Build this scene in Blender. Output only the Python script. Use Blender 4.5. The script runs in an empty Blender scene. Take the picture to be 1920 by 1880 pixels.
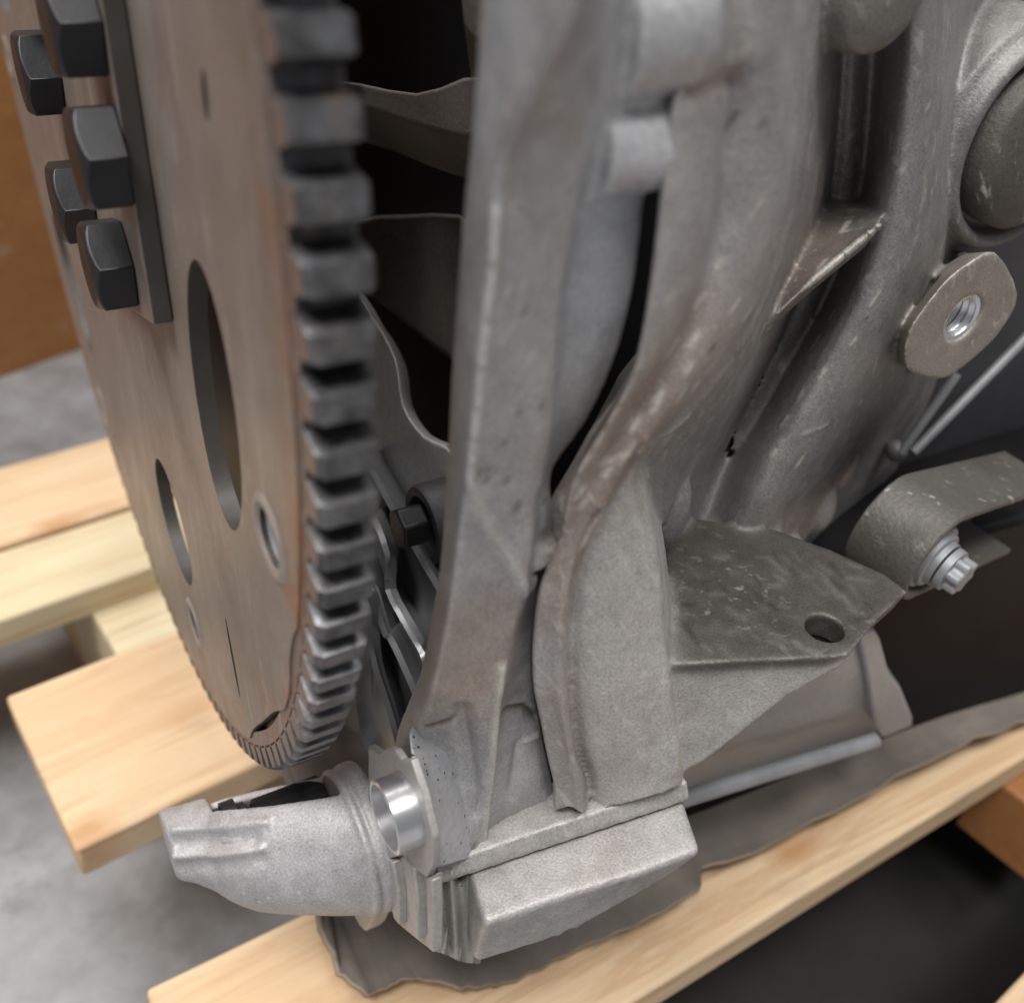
import bpy, bmesh, math, random
from mathutils import Vector, Matrix
random.seed(7)
S = bpy.context.scene
COL = S.collection

# ------------------------------------------------------------------ camera
R0 = Vector((0.8730154083952157, -0.4833978563224615, 0.06458025400461806))
R1 = Vector((-0.24037895507419507, -0.5417289574260239, -0.8054487535799435))
R2 = Vector((0.4243371945303525, 0.6876454385719578, -0.5891363985947176))
CAM = Vector((-0.02703, -0.23389, 0.05330))
FPX = 1856.94
cd = bpy.data.cameras.new('camera')
cam = bpy.data.objects.new('camera', cd); COL.objects.link(cam)
m3 = Matrix((R0, -R1, -R2)).transposed()
cam.matrix_world = Matrix.Translation(CAM) @ m3.to_4x4()
cd.sensor_width = 36.0; cd.lens = FPX / 1920 * 36.0
cd.clip_start = 0.01; cd.clip_end = 50
cd.dof.use_dof = True
cd.dof.focus_distance = 0.180
cd.dof.aperture_fstop = (cd.lens / 1000) / 0.0024
S.camera = cam

# ------------------------------------------------------------------ light
W = bpy.data.worlds.new('World'); S.world = W; W.use_nodes = True
bg = W.node_tree.nodes['Background']
bg.inputs[0].default_value = (0.92, 0.95, 1.0, 1); bg.inputs[1].default_value = 0.21

def area(name, loc, tgt, sx, sy, power, col=(1, 1, 1)):
    l = bpy.data.lights.new(name, 'AREA'); l.shape = 'RECTANGLE'; l.size = sx; l.size_y = sy
    l.energy = power; l.color = col
    o = bpy.data.objects.new(name, l); COL.objects.link(o); o.location = loc
    o.rotation_euler = (Vector(tgt) - Vector(loc)).to_track_quat('-Z', 'Y').to_euler()
    return o
area('ceiling_lamp', (-0.8, -0.55, 1.9), (0, -0.1, -0.1), 1.2, 0.5, 48, (1.0, 0.98, 0.965))
area('ceiling_lamp', (-0.3, 0.8, 2.1), (0, 0, -0.1), 1.4, 0.5, 42, (1.0, 0.98, 0.965))
area('ceiling_lamp', (0.45, -0.85, 2.0), (0.1, -0.1, -0.1), 1.2, 0.4, 25, (1.0, 0.98, 0.965))
S.view_settings.view_transform = 'Standard'; S.view_settings.look = 'None'
S.view_settings.exposure = 0.0; S.view_settings.gamma = 1.0

# ------------------------------------------------------------------ helpers
def ray(px, py):
    return R0 * ((px - 960) / FPX) + R1 * ((py - 940) / FPX) + R2
def at(px, py, X=None, Y=None, Z=None):
    d = ray(px, py)
    if X is not None: t = (X - CAM.x) / d.x
    elif Y is not None: t = (Y - CAM.y) / d.y
    else: t = (Z - CAM.z) / d.z
    return CAM + d * t
def at_pl(px, py, p0, n):
    d = ray(px, py); return CAM + d * ((p0 - CAM).dot(n) / d.dot(n))
def pts(mode, lst, default=None):
    out = []
    for q in lst:
        v = q[2] if len(q) > 2 else default
        out.append(at(q[0], q[1], **{mode: v}))
    return out
def interp(tab, y):
    for (a, va), (b, vb) in zip(tab, tab[1:]):
        if y <= b or (b, vb) == tab[-1]:
            t = max(0, min(1, (y - a) / (b - a))); return va + (vb - va) * t
def line(mode, lst, tab):
    """points of a picture-traced feature line set at the depth the table gives (by picture row)"""
    return [at(x, y, **{mode: interp(tab, y)}) for x, y in lst]

def link(name, me, mat=None, parent=None, smooth=35, bevel=0, seg=2, sub=0):
    o = bpy.data.objects.new(name, me); COL.objects.link(o)
    if mat: me.materials.append(mat)
    for p in me.polygons: p.use_smooth = True
    try: me.set_sharp_from_angle(angle=math.radians(smooth))
    except Exception: pass
    if parent: o.parent = parent
    if bevel:
        b = o.modifiers.new('bevel', 'BEVEL'); b.width = bevel; b.segments = seg
        b.limit_method = 'ANGLE'; b.angle_limit = math.radians(30); b.harden_normals = False
    return o
def mesh(name, V, F, **k):
    me = bpy.data.meshes.new(name); me.from_pydata([tuple(v) for v in V], [], F)
    bm = bmesh.new(); bm.from_mesh(me); bmesh.ops.recalc_face_normals(bm, faces=bm.faces); bm.to_mesh(me); bm.free()
    return link(name, me, **k)
def root(name, label, cat, loc=(0, 0, 0), group=None):
    o = bpy.data.objects.new(name, None); COL.objects.link(o); o.location = loc
    o.empty_display_size = 0.02
    o['label'] = label; o['category'] = cat
    if group: o['group'] = group
    return o
def prism_data(poly, vec, V=None, F=None):
    V = [] if V is None else V; F = [] if F is None else F
    n = len(poly); b = len(V); vec = Vector(vec)
    V += [Vector(p) for p in poly] + [Vector(p) + vec for p in poly]
    F.append(list(range(b, b + n))); F.append(list(range(b + 2 * n - 1, b + n - 1, -1)))
    for i in range(n):
        j = (i + 1) % n; F.append([b + i, b + j, b + n + j, b + n + i])
    return V, F
def prism(name, poly, vec, **k):
    V, F = prism_data(poly, vec); return mesh(name, V, F, **k)
def smooth_poly(P, n=4, closed=False):
    out = []; L = len(P)
    rng = range(L) if closed else range(L - 1)
    for i in rng:
        p1, p2 = P[i], P[(i + 1) % L]
        p0 = P[i - 1] if (closed or i > 0) else p1
        p3 = P[(i + 2) % L] if (closed or i + 2 < L) else p2
        for k in range(n):
            t = k / n
            out.append(0.5 * ((2 * p1) + (p2 - p0) * t + (2 * p0 - 5 * p1 + 4 * p2 - p3) * t * t + (3 * p1 - p0 - 3 * p2 + p3) * t ** 3))
    if not closed: out.append(P[-1].copy())
    return out
def resample(P, m):
    d = [0]
    for a, b in zip(P, P[1:]): d.append(d[-1] + (b - a).length)
    out = []; i = 0
    for k in range(m):
        s = d[-1] * k / (m - 1)
        while i < len(P) - 2 and d[i + 1] < s: i += 1
        t = (s - d[i]) / max(1e-9, d[i + 1] - d[i]); out.append(P[i].lerp(P[i + 1], min(1, max(0, t))))
    return out
def loft(name, lines, m=22, crease=None, thick=0.003, off=(0, 1, 0), sub=2, jitter=0, **k):
    """a cast skin through feature lines; crease[i] 0..1 keeps line i sharp; closed backwards by a copy moved along off"""
    G = [resample(smooth_poly(l, 5), m) for l in lines]
    n = len(G); V = []; F = []
    for l in G: V += l
    off = Vector(off) * thick
    for l in G: V += [p + off for p in l]
    I = lambda i, j, b=0: b * n * m + i * m + j
    for i in range(n - 1):
        for j in range(m - 1):
            F.append([I(i, j), I(i, j + 1), I(i + 1, j + 1), I(i + 1, j)])
            F.append([I(i + 1, j, 1), I(i + 1, j + 1, 1), I(i, j + 1, 1), I(i, j, 1)])
    for j in range(m - 1):
        F.append([I(0, j, 1), I(0, j + 1, 1), I(0, j + 1), I(0, j)])
        F.append([I(n - 1, j), I(n - 1, j + 1), I(n - 1, j + 1, 1), I(n - 1, j, 1)])
    for i in range(n - 1):
        F.append([I(i, 0), I(i + 1, 0), I(i + 1, 0, 1), I(i, 0, 1)])
        F.append([I(i, m - 1, 1), I(i + 1, m - 1, 1), I(i + 1, m - 1), I(i, m - 1)])
    o = mesh(name, V, F, smooth=180, **k)
    me = o.data
    if sub:
        cr = [0.7] + [0.0] * (n - 2) + [0.7] if crease is None else crease
        lay = me.attributes.new('crease_edge', 'FLOAT', 'EDGE')
        for e in me.edges:
            a, b = e.vertices
            if a < n * m and b < n * m and a // m == b // m: lay.data[e.index].value = cr[a // m]
            elif a >= n * m and b >= n * m: lay.data[e.index].value = 0.3
            elif (a % m in (0, m - 1)) and (b % m in (0, m - 1)) : lay.data[e.index].value = 0.8
        s = o.modifiers.new('sub', 'SUBSURF'); s.levels = sub; s.render_levels = sub
    return o
def tube_data(P, rad, V, F, seg=14, cap=True):
    n = len(P); b = len(V)
    up = None
    for i, p in enumerate(P):
        d = (P[min(n - 1, i + 1)] - P[max(0, i - 1)]).normalized()
        if up is None:
            up = d.orthogonal().normalized()
        up = (up - d * up.dot(d)).normalized(); s = d.cross(up)
        r = rad[i] if isinstance(rad, (list, tuple)) else rad
        for k in range(seg):
            a = 2 * math.pi * k / seg; V.append(p + (up * math.cos(a) + s * math.sin(a)) * r)
    for i in range(n - 1):
        for k in range(seg):
            l = (k + 1) % seg
            F.append([b + i * seg + k, b + i * seg + l, b + (i + 1) * seg + l, b + (i + 1) * seg + k])
    if cap:
        F.append([b + k for k in range(seg)][::-1]); F.append([b + (n - 1) * seg + k for k in range(seg)])
def tube(name, P, rad, seg=14, **k):
    V, F = [], []; tube_data(P, rad, V, F, seg); return mesh(name, V, F, **k)
def lathe(name, origin, axis, prof, seg=40, closed=True, ref=None, **k):
    """prof: list of (distance along axis, radius)"""
    axis = Vector(axis).normalized(); u = (Vector(ref) - axis * Vector(ref).dot(axis)).normalized() if ref else axis.orthogonal().normalized()
    v = axis.cross(u); V = []; F = []; n = len(prof)
    for (h, r) in prof:
        for q in range(seg):
            a = 2 * math.pi * q / seg
            V.append(Vector(origin) + axis * h + (u * math.cos(a) + v * math.sin(a)) * r)
    for i in range(n - 1):
        for q in range(seg):
            l = (q + 1) % seg; F.append([i * seg + q, i * seg + l, (i + 1) * seg + l, (i + 1) * seg + q])
    if closed:
        F.append([q for q in range(seg)][::-1]); F.append([(n - 1) * seg + q for q in range(seg)])
    else:
        for q in range(seg):
            l = (q + 1) % seg; F.append([(n - 1) * seg + q, (n - 1) * seg + l, l, q])
    return mesh(name, V, F, **k)
def box(name, o, ax, ay, az, **k):
    o, ax, ay, az = map(Vector, (o, ax, ay, az))
    return prism(name, [o, o + ax, o + ax + ay, o + ay], az, **k)
def cut(o, cutter, solver='EXACT'):
    m = o.modifiers.new('cut', 'BOOLEAN'); m.operation = 'DIFFERENCE'; m.object = cutter; m.solver = solver
def bake(o):
    dg = bpy.context.evaluated_depsgraph_get(); dg.update()
    me = bpy.data.meshes.new_from_object(o.evaluated_get(dg)); o.modifiers.clear(); o.data = me

from mathutils.bvhtree import BVHTree
import numpy as np
def fuse(name, pieces, voxel, its, mat, parent, blur=10, dents=(), strokes=(), patches=()):
    """several overlapping solids become ONE cast piece with soft fillets; each keeps its surface colour as a point attribute"""
    dg = bpy.context.evaluated_depsgraph_get(); dg.update()
    V, F, C, A = [], [], [], []
    for o, col in pieces:
        me = o.evaluated_get(dg).to_mesh(); b = len(V); mw = o.matrix_world
        V += [mw @ v.co for v in me.vertices]
        for p in me.polygons: F.append([b + i for i in p.vertices]); C.append(col)
        o.evaluated_get(dg).to_mesh_clear()
    bvh = BVHTree.FromPolygons(V, F)
    o = mesh(name, V, F, parent=parent, smooth=180)
    r = o.modifiers.new('r', 'REMESH'); r.mode = 'VOXEL'; r.voxel_size = voxel; r.adaptivity = 0
    sm = o.modifiers.new('s', 'SMOOTH'); sm.factor = 0.5; sm.iterations = its
    bake(o); me = o.data
    if dents:                     # soft hollows (or swellings) pressed into the cast surface
        P = np.zeros(len(me.vertices) * 3); me.vertices.foreach_get('co', P); P = P.reshape(-1, 3)
        for (c, ax, up, nn, a, b_, dp) in dents:
            c, ax, up, nn = (np.array(q) for q in (c, ax, up, nn)); q = P - c
            r2 = (q @ ax / a) ** 2 + (q @ up / b_) ** 2; k = np.clip(1 - r2, 0, 1) * (np.abs(q @ nn) < .010)
            P -= np.outer(k ** 0.8 * dp, nn)
        me.vertices.foreach_set('co', P.ravel()); me.update()
    P = np.zeros(len(me.vertices) * 3); me.vertices.foreach_get('co', P); P = P.reshape(-1, 3)
    N = np.zeros(len(me.vertices) * 3); me.vertices.foreach_get('normal', N); N = N.reshape(-1, 3)
    def hit(px, py):
        d = ray(px, py).normalized(); h = bvh.ray_cast(CAM, d)[0]
        return np.array(h) if h is not None else None
    paint = []
    for (line_, w, hgt, col) in strokes:          # ridges, grooves and chips that follow a line over the surface
        L = [q for q in (hit(x, y) for x, y in line_) if q is not None]
        if len(L) < 2: continue
        lo, hi = np.min(L, 0) - 3 * w - .001, np.max(L, 0) + 3 * w + .001
        idx = np.where(((P > lo) & (P < hi)).all(1))[0]
        if not len(idx): continue
        dist = np.full(len(idx), 9.0); Q = P[idx]
        for a_, b_ in zip(L, L[1:]):
            ab = b_ - a_; t = np.clip((Q - a_) @ ab / max(1e-12, ab @ ab), 0, 1)
            dist = np.minimum(dist, np.linalg.norm(Q - a_ - t[:, None] * ab, axis=1))
        k = np.exp(-(dist / w) ** 2)
        if hgt: P[idx] += N[idx] * (k * hgt)[:, None]
        if col: paint.append((idx, k, np.array(col)))
    for (x, y, r, col, st) in patches:            # stains, and lighter patches that brighten an area by colour
        c = hit(x, y)
        if c is not None: paint.append((np.arange(len(P)), st * np.exp(-(np.linalg.norm(P - c, axis=1) / r) ** 2), np.array(col)))
    if strokes: me.vertices.foreach_set('co', P.ravel()); me.update()
    for p in me.polygons: p.use_smooth = True
    n = len(me.vertices); cols = np.zeros((n, 3)); Cn = np.array(C)
    for i, v in enumerate(me.vertices):
        cols[i] = Cn[bvh.find_nearest(v.co)[2]]
    e = np.zeros(len(me.edges) * 2, int); me.edges.foreach_get('vertices', e); e = e.reshape(-1, 2)
    deg = np.bincount(e.ravel(), minlength=n).astype(float) + 1
    for _ in range(blur):
        a = cols.copy()
        for k in range(3):
            a[:, k] += np.bincount(e[:, 0], cols[e[:, 1], k], n) + np.bincount(e[:, 1], cols[e[:, 0], k], n)
        cols = a / deg[:, None]
    for idx, k, c in paint[::-1]: cols[idx] = cols[idx] * (1 - k[:, None]) + c * k[:, None]
    at_ = me.attributes.new('surface_colour', 'FLOAT_COLOR', 'POINT')
    at_.data.foreach_set('color', np.c_[cols, np.ones(n)].ravel())
    me.materials.clear(); me.materials.append(mat)
    for q, _ in pieces: bpy.data.objects.remove(q)
    return o

# ------------------------------------------------------------------ materials
def new_mat(name):
    m = bpy.data.materials.new(name); m.use_nodes = True
    nt = m.node_tree; b = nt.nodes['Principled BSDF']; return m, nt, b
def noise(nt, scale, detail=6, rough=0.6, vec=None, dist=0):
    n = nt.nodes.new('ShaderNodeTexNoise'); n.inputs['Scale'].default_value = scale; n.inputs['Detail'].default_value = detail
    n.inputs['Roughness'].default_value = rough; n.inputs['Distortion'].default_value = dist
    if vec: nt.links.new(vec, n.inputs['Vector'])
    return n.outputs['Fac']
def ramp(nt, fac, stops, const=False):
    r = nt.nodes.new('ShaderNodeValToRGB')
    if const: r.color_ramp.interpolation = 'CONSTANT'
    while len(r.color_ramp.elements) < len(stops): r.color_ramp.elements.new(0.5)
    for e, (p, c) in zip(r.color_ramp.elements, stops):
        e.position = p; e.color = (*c, 1) if len(c) == 3 else c
    nt.links.new(fac, r.inputs[0]); return r.outputs[0]
def mix(nt, fac, a, b, mode='MIX'):
    m = nt.nodes.new('ShaderNodeMix'); m.data_type = 'RGBA'; m.blend_type = mode
    for s, v in ((m.inputs[0], fac), (m.inputs[6], a), (m.inputs[7], b)):
        if hasattr(v, 'node'): nt.links.new(v, s)
        elif isinstance(v, (int, float)): s.default_value = v
        else: s.default_value = (*v, 1)
    return m.outputs[2]
def coords(nt, scale=(1, 1, 1), rot=(0, 0, 0)):
    t = nt.nodes.new('ShaderNodeTexCoord'); mp = nt.nodes.new('ShaderNodeMapping')
    mp.inputs['Scale'].default_value = scale; mp.inputs['Rotation'].default_value = rot
    nt.links.new(t.outputs['Object'], mp.inputs['Vector']); return mp.outputs[0]
def bump(nt, b, h, strength=0.3, dist=0.001):
    n = nt.nodes.new('ShaderNodeBump'); n.inputs['Strength'].default_value = strength; n.inputs['Distance'].default_value = dist
    nt.links.new(h, n.inputs['Height']); nt.links.new(n.outputs[0], b.inputs['Normal'])
G3 = lambda g: (g, g, g)
def mth(nt, op, a, b):
    m = nt.nodes.new('ShaderNodeMath'); m.operation = op
    for s_, v in zip(m.inputs, (a, b)):
        if hasattr(v, 'node'): nt.links.new(v, s_)
        else: s_.default_value = v
    return m.outputs[0]
def pits(nt, v, scale, lo, size, vmask):
    """round pores: a random few cells, each with its own radius; denser in patches"""
    vo = nt.nodes.new('ShaderNodeTexVoronoi'); vo.inputs['Scale'].default_value = scale; nt.links.new(v, vo.inputs['Vector'])
    sp = nt.nodes.new('ShaderNodeSeparateColor'); nt.links.new(vo.outputs['Color'], sp.inputs[0])
    r = mth(nt, 'MULTIPLY', mth(nt, 'SUBTRACT', mth(nt, 'ADD', sp.outputs[0], mth(nt, 'MULTIPLY', vmask, 0.35)), lo), size)
    d = mth(nt, 'SUBTRACT', r, vo.outputs['Distance'])
    return ramp(nt, mth(nt, 'ADD', mth(nt, 'MULTIPLY', d, 4.0), 0.5), [(0.48, G3(0)), (0.62, G3(1))])

def casting(name, base, dirt, metal=0.55, rough=0.5, dirt_amt=0.5, speck=0.0, scuff=0.0, bstr=0.35, grain=900):
    m, nt, b = new_mat(name); v = coords(nt)
    big = noise(nt, 35, 5, 0.6, v); fine = noise(nt, grain, 4, 0.65, v)
    lo = 0.62 - 0.3 * dirt_amt
    c = mix(nt, ramp(nt, big, [(lo, G3(0)), (lo + 0.28, G3(1))]), base, dirt)
    c = mix(nt, 0.55, c, ramp(nt, fine, [(0.3, G3(0.55)), (0.7, G3(1.0))]), 'MULTIPLY')
    if speck:
        f = pits(nt, v, 1100, 1.12 - 0.25 * speck, 1.1, noise(nt, 60, 3, 0.5, v))
        c = mix(nt, f, c, (0.025, 0.022, 0.018))
    if scuff:
        vs = coords(nt, (1, 1, 1), (0.3, 0.5, 0.6)); mp = nt.nodes.new('ShaderNodeMapping'); mp.inputs['Scale'].default_value = (1, 1, 0.28)
        nt.links.new(vs, mp.inputs[0])
        s = noise(nt, 380, 3, 0.55, mp.outputs[0]); msk = noise(nt, 28, 3, 0.5, v)
        f = mix(nt, 1.0, ramp(nt, s, [(0.66 - 0.05 * scuff, G3(0)), (0.75, G3(1))]), ramp(nt, msk, [(0.44, G3(0)), (0.62, G3(1))]), 'MULTIPLY')
        c = mix(nt, f, c, (0.62, 0.59, 0.53))
    nt.links.new(c, b.inputs['Base Color'])
    b.inputs['Metallic'].default_value = metal
    nt.links.new(ramp(nt, big, [(0.3, G3(rough - 0.07)), (0.7, G3(rough + 0.12))]), b.inputs['Roughness'])
    bump(nt, b, fine, bstr, 0.0006)
    return m
M = {}
M['alu'] = casting('cast_aluminium', (0.44, 0.44, 0.45), (0.33, 0.315, 0.29), 0.5, 0.5, 0.45, 0.25)
M['alu_clean'] = casting('cast_aluminium_clean', (0.50, 0.52, 0.55), (0.42, 0.42, 0.42), 0.6, 0.42, 0.3, 0, bstr=0.12)
M['alu_rough'] = casting('sand_cast_aluminium', (0.50, 0.49, 0.46), (0.38, 0.355, 0.31), 0.35, 0.55, 0.45, 0.6, bstr=0.5, grain=750)
M['alu_tan'] = casting('stained_aluminium', (0.34, 0.30, 0.265), (0.27, 0.235, 0.205), 0.4, 0.52, 0.5, 0.1, 0.9, bstr=0.35)
M['alu_beige'] = casting('beige_stained_aluminium', (0.45, 0.43, 0.40), (0.33, 0.275, 0.24), 0.4, 0.52, 0.4, 0.15, 0.9, bstr=0.4)
M['alu_dark'] = casting('dark_aluminium', (0.155, 0.145, 0.13), (0.095, 0.088, 0.078), 0.35, 0.55, 0.5, 0.2, 0.7, bstr=0.5)
M['alu_mid'] = casting('grey_cast_iron', (0.27, 0.265, 0.26), (0.19, 0.18, 0.165), 0.4, 0.5, 0.5, 0.1, 0.6, bstr=0.45)
M['alu_porous'] = casting('machined_porous_aluminium', (0.62, 0.63, 0.66), (0.45, 0.45, 0.46), 0.6, 0.4, 0.4, 1.1, bstr=0.2)
M['starter'] = casting('starter_aluminium', (0.42, 0.415, 0.42), (0.37, 0.36, 0.355), 0.35, 0.58, 0.4, 0.05, bstr=0.22)
M['starter_flange'] = casting('starter_flange_aluminium', (0.48, 0.46, 0.44), (0.42, 0.40, 0.375), 0.45, 0.5, 0.4, 0.0, bstr=0.15)
def fused_mat(name, metal=0.4, rough=0.5, bstr=0.4, grain=2000, speck=0.4, scuff=0.6, dirt=0.35):
    m, nt, b = new_mat(name); v = coords(nt)
    at_ = nt.nodes.new('ShaderNodeAttribute'); at_.attribute_name = 'surface_colour'; base = at_.outputs['Color']
    big = noise(nt, 30, 6, 0.62, v); mid = noise(nt, 170, 6, 0.7, v); fine = noise(nt, grain, 3, 0.7, v)
    c = mix(nt, ramp(nt, big, [(0.38, G3(0)), (0.66, G3(dirt))]), base, mix(nt, 1.0, base, (0.66, 0.60, 0.56), 'MULTIPLY'))
    c = mix(nt, 0.55, c, ramp(nt, mid, [(0.34, G3(0.62)), (0.66, G3(1.1))]), 'MULTIPLY')
    c = mix(nt, 0.55, c, ramp(nt, fine, [(0.34, G3(0.45)), (0.66, G3(1.15))]), 'MULTIPLY')
    red = noise(nt, 22, 4, 0.6, coords(nt, (1, 1, .6)))
    c = mix(nt, ramp(nt, red, [(0.58, G3(0)), (0.72, G3(0.35))]), c, (0.30, 0.20, 0.15))
    f = mth(nt, 'MULTIPLY', pits(nt, v, 1000, 1.10, 1.0, noise(nt, 40, 3, 0.5, v)), speck)
    c = mix(nt, f, c, (0.04, 0.035, 0.03))
    vs = coords(nt, (1, 1, 1), (0.3, 0.5, 0.6)); mp = nt.nodes.new('ShaderNodeMapping'); mp.inputs['Scale'].default_value = (1, 1, 0.3); nt.links.new(vs, mp.inputs[0])
    s_ = noise(nt, 420, 4, 0.6, mp.outputs[0]); msk = noise(nt, 24, 3, 0.5, v)
    f = mix(nt, 1.0, ramp(nt, s_, [(0.585, G3(0)), (0.66, G3(scuff))]), ramp(nt, msk, [(0.42, G3(0)), (0.58, G3(1))]), 'MULTIPLY')
    c = mix(nt, f, c, mix(nt, 0.6, base, (0.62, 0.60, 0.55)))
    nt.links.new(c, b.inputs['Base Color']); b.inputs['Metallic'].default_value = metal
    nt.links.new(ramp(nt, mid, [(0.3, G3(rough - 0.08)), (0.7, G3(rough + 0.12))]), b.inputs['Roughness'])
    ge = nt.nodes.new('ShaderNodeNewGeometry'); wear = mth(nt, 'MULTIPLY', ramp(nt, ge.outputs['Pointiness'], [(0.525, G3(0)), (0.60, G3(1))]), ramp(nt, noise(nt, 240, 4, 0.7, v), [(0.40, G3(0)), (0.58, G3(0.55))]))
    c = mix(nt, wear, c, (0.66, 0.65, 0.63)); nt.links.new(c, b.inputs['Base Color'])
    h = mix(nt, 0.5, mid, fine); bump(nt, b, h, bstr, 0.0007)
    return m
M['fuse_block'] = fused_mat('block_casting', speck=0.8)
M['fuse_bell'] = fused_mat('bell_casting', 0.45, 0.46, 0.3, 2200, 0.6, 0.5, 0.3)
M['fuse_starter'] = fused_mat('starter_casting', 0.35, 0.52, 0.22, 2400, 0.45, 0.1, 0.15)
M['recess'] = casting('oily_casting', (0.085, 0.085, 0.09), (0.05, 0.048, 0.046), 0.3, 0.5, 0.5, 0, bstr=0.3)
M['recess_brown'] = casting('brown_oily_casting', (0.20, 0.175, 0.15), (0.12, 0.105, 0.09), 0.05, 0.68, 0.5, 0, bstr=0.3)
M['recess_grey'] = casting('dull_grey_casting', (0.64, 0.635, 0.63), (0.50, 0.49, 0.47), 0.1, 0.66, 0.5, 0, bstr=0.3)

def simple(name, col, metal, rough, b1=0, sc=600, var=0.25):
    m, nt, b = new_mat(name); v = coords(nt); n = noise(nt, sc, 4, 0.6, v)
    c = mix(nt, ramp(nt, noise(nt, 60, 4, 0.6, v), [(0.35, G3(0)), (0.65, G3(1))]), col, tuple(x * (1 - var) for x in col))
    nt.links.new(c, b.inputs['Base Color']); b.inputs['Metallic'].default_value = metal; b.inputs['Roughness'].default_value = rough
    if b1: bump(nt, b, n, b1, 0.0004)
    return m
M['bright'] = simple('turned_aluminium', (0.74, 0.745, 0.76), 0.9, 0.27, 0.04)
M['bolt'] = simple('black_oxide_steel', (0.036, 0.036, 0.039), 0.5, 0.42, 0.12)
M['edge_dark'] = simple('dark_edge_steel', (0.085, 0.078, 0.070), 0.4, 0.5, 0.12)  # darker tone for the side faces of plate holes and washer plate
M['zinc'] = simple('dull_zinc', (0.36, 0.37, 0.38), 0.4, 0.55, 0.2)
M['black'] = simple('black_parts_and_shade', (0.012, 0.012, 0.013), 0.0, 0.5, 0.1)  # black parts, and dark fills that paint the shade of gaps and voids
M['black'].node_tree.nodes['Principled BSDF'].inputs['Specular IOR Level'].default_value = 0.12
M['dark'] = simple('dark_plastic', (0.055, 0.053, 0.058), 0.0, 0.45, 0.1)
M['sheet'] = simple('polished_sheet', (0.60, 0.605, 0.62), 0.6, 0.34, 0.05)
M['sheet_dark'] = simple('dull_dark_sheet', (0.32, 0.325, 0.335), 0.4, 0.38, 0.05)
M['tubing'] = simple('dark_tubing', (0.07, 0.07, 0.075), 0.3, 0.35, 0.05)
M['mat'] = simple('black_rubber', (0.011, 0.0105, 0.010), 0.0, 0.6, 0.3, 300, 0.4)

def plate_mat(name, base, rust_lo):
    m, nt, b = new_mat(name); v = coords(nt)
    big = noise(nt, 22, 6, 0.6, v); fine = noise(nt, 700, 4, 0.6, v)
    mp = coords(nt, (1, 1, 0.2)); streak = noise(nt, 120, 3, 0.5, mp)
    c = mix(nt, ramp(nt, big, [(0.3, G3(0)), (0.7, G3(1))]), base, tuple(x * y for x, y in zip(base, (0.80, 0.76, 0.72))))
    c = mix(nt, 0.35, c, ramp(nt, streak, [(0.3, G3(0.7)), (0.7, G3(1.05))]), 'MULTIPLY')
    rust = noise(nt, 75, 6, 0.75, v)
    sx = nt.nodes.new('ShaderNodeVectorMath'); sx.operation = 'LENGTH'; nt.links.new(coords(nt, (0, 1, 1)), sx.inputs[0])
    edge = ramp(nt, sx.outputs['Value'], [(0.131, G3(0)), (0.1440, G3(0.16))])
    ad = nt.nodes.new('ShaderNodeMath'); ad.operation = 'ADD'; nt.links.new(rust, ad.inputs[0]); nt.links.new(edge, ad.inputs[1]); rust = ad.outputs[0]
    c = mix(nt, ramp(nt, rust, [(rust_lo, G3(0)), (rust_lo + 0.15, G3(0.8))]), c, (0.34, 0.165, 0.085))
    blot = noise(nt, 48, 5, 0.7, v, 0.4)
    c = mix(nt, ramp(nt, blot, [(0.46, G3(0)), (0.66, G3(0.7))]), c, (0.225, 0.18, 0.155))
    c = mix(nt, mth(nt, 'MULTIPLY', ramp(nt, noise(nt, 240, 4, 0.75, coords(nt, (1, 1, 0.25))), [(0.56, G3(0)), (0.68, G3(1))]), 0.4), c, (0.50, 0.46, 0.43))
    c = mix(nt, 0.3, c, ramp(nt, fine, [(0.3, G3(0.6)), (0.7, G3(1))]), 'MULTIPLY')
    nt.links.new(c, b.inputs['Base Color']); b.inputs['Metallic'].default_value = 0.45
    nt.links.new(ramp(nt, big, [(0.3, G3(0.42)), (0.7, G3(0.58))]), b.inputs['Roughness']); bump(nt, b, fine, 0.12, 0.0004)
    return m
M['plate'] = plate_mat('browned_steel', (0.345, 0.30, 0.272), 0.60)
M['plate_rim'] = plate_mat('polished_plate_steel', (0.46, 0.42, 0.39), 0.72)
M['ring'] = plate_mat('rusty_ring_steel', (0.26, 0.215, 0.19), 0.62)
M['washer'] = plate_mat('dull_brown_steel', (0.32, 0.275, 0.24), 0.72)
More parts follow.
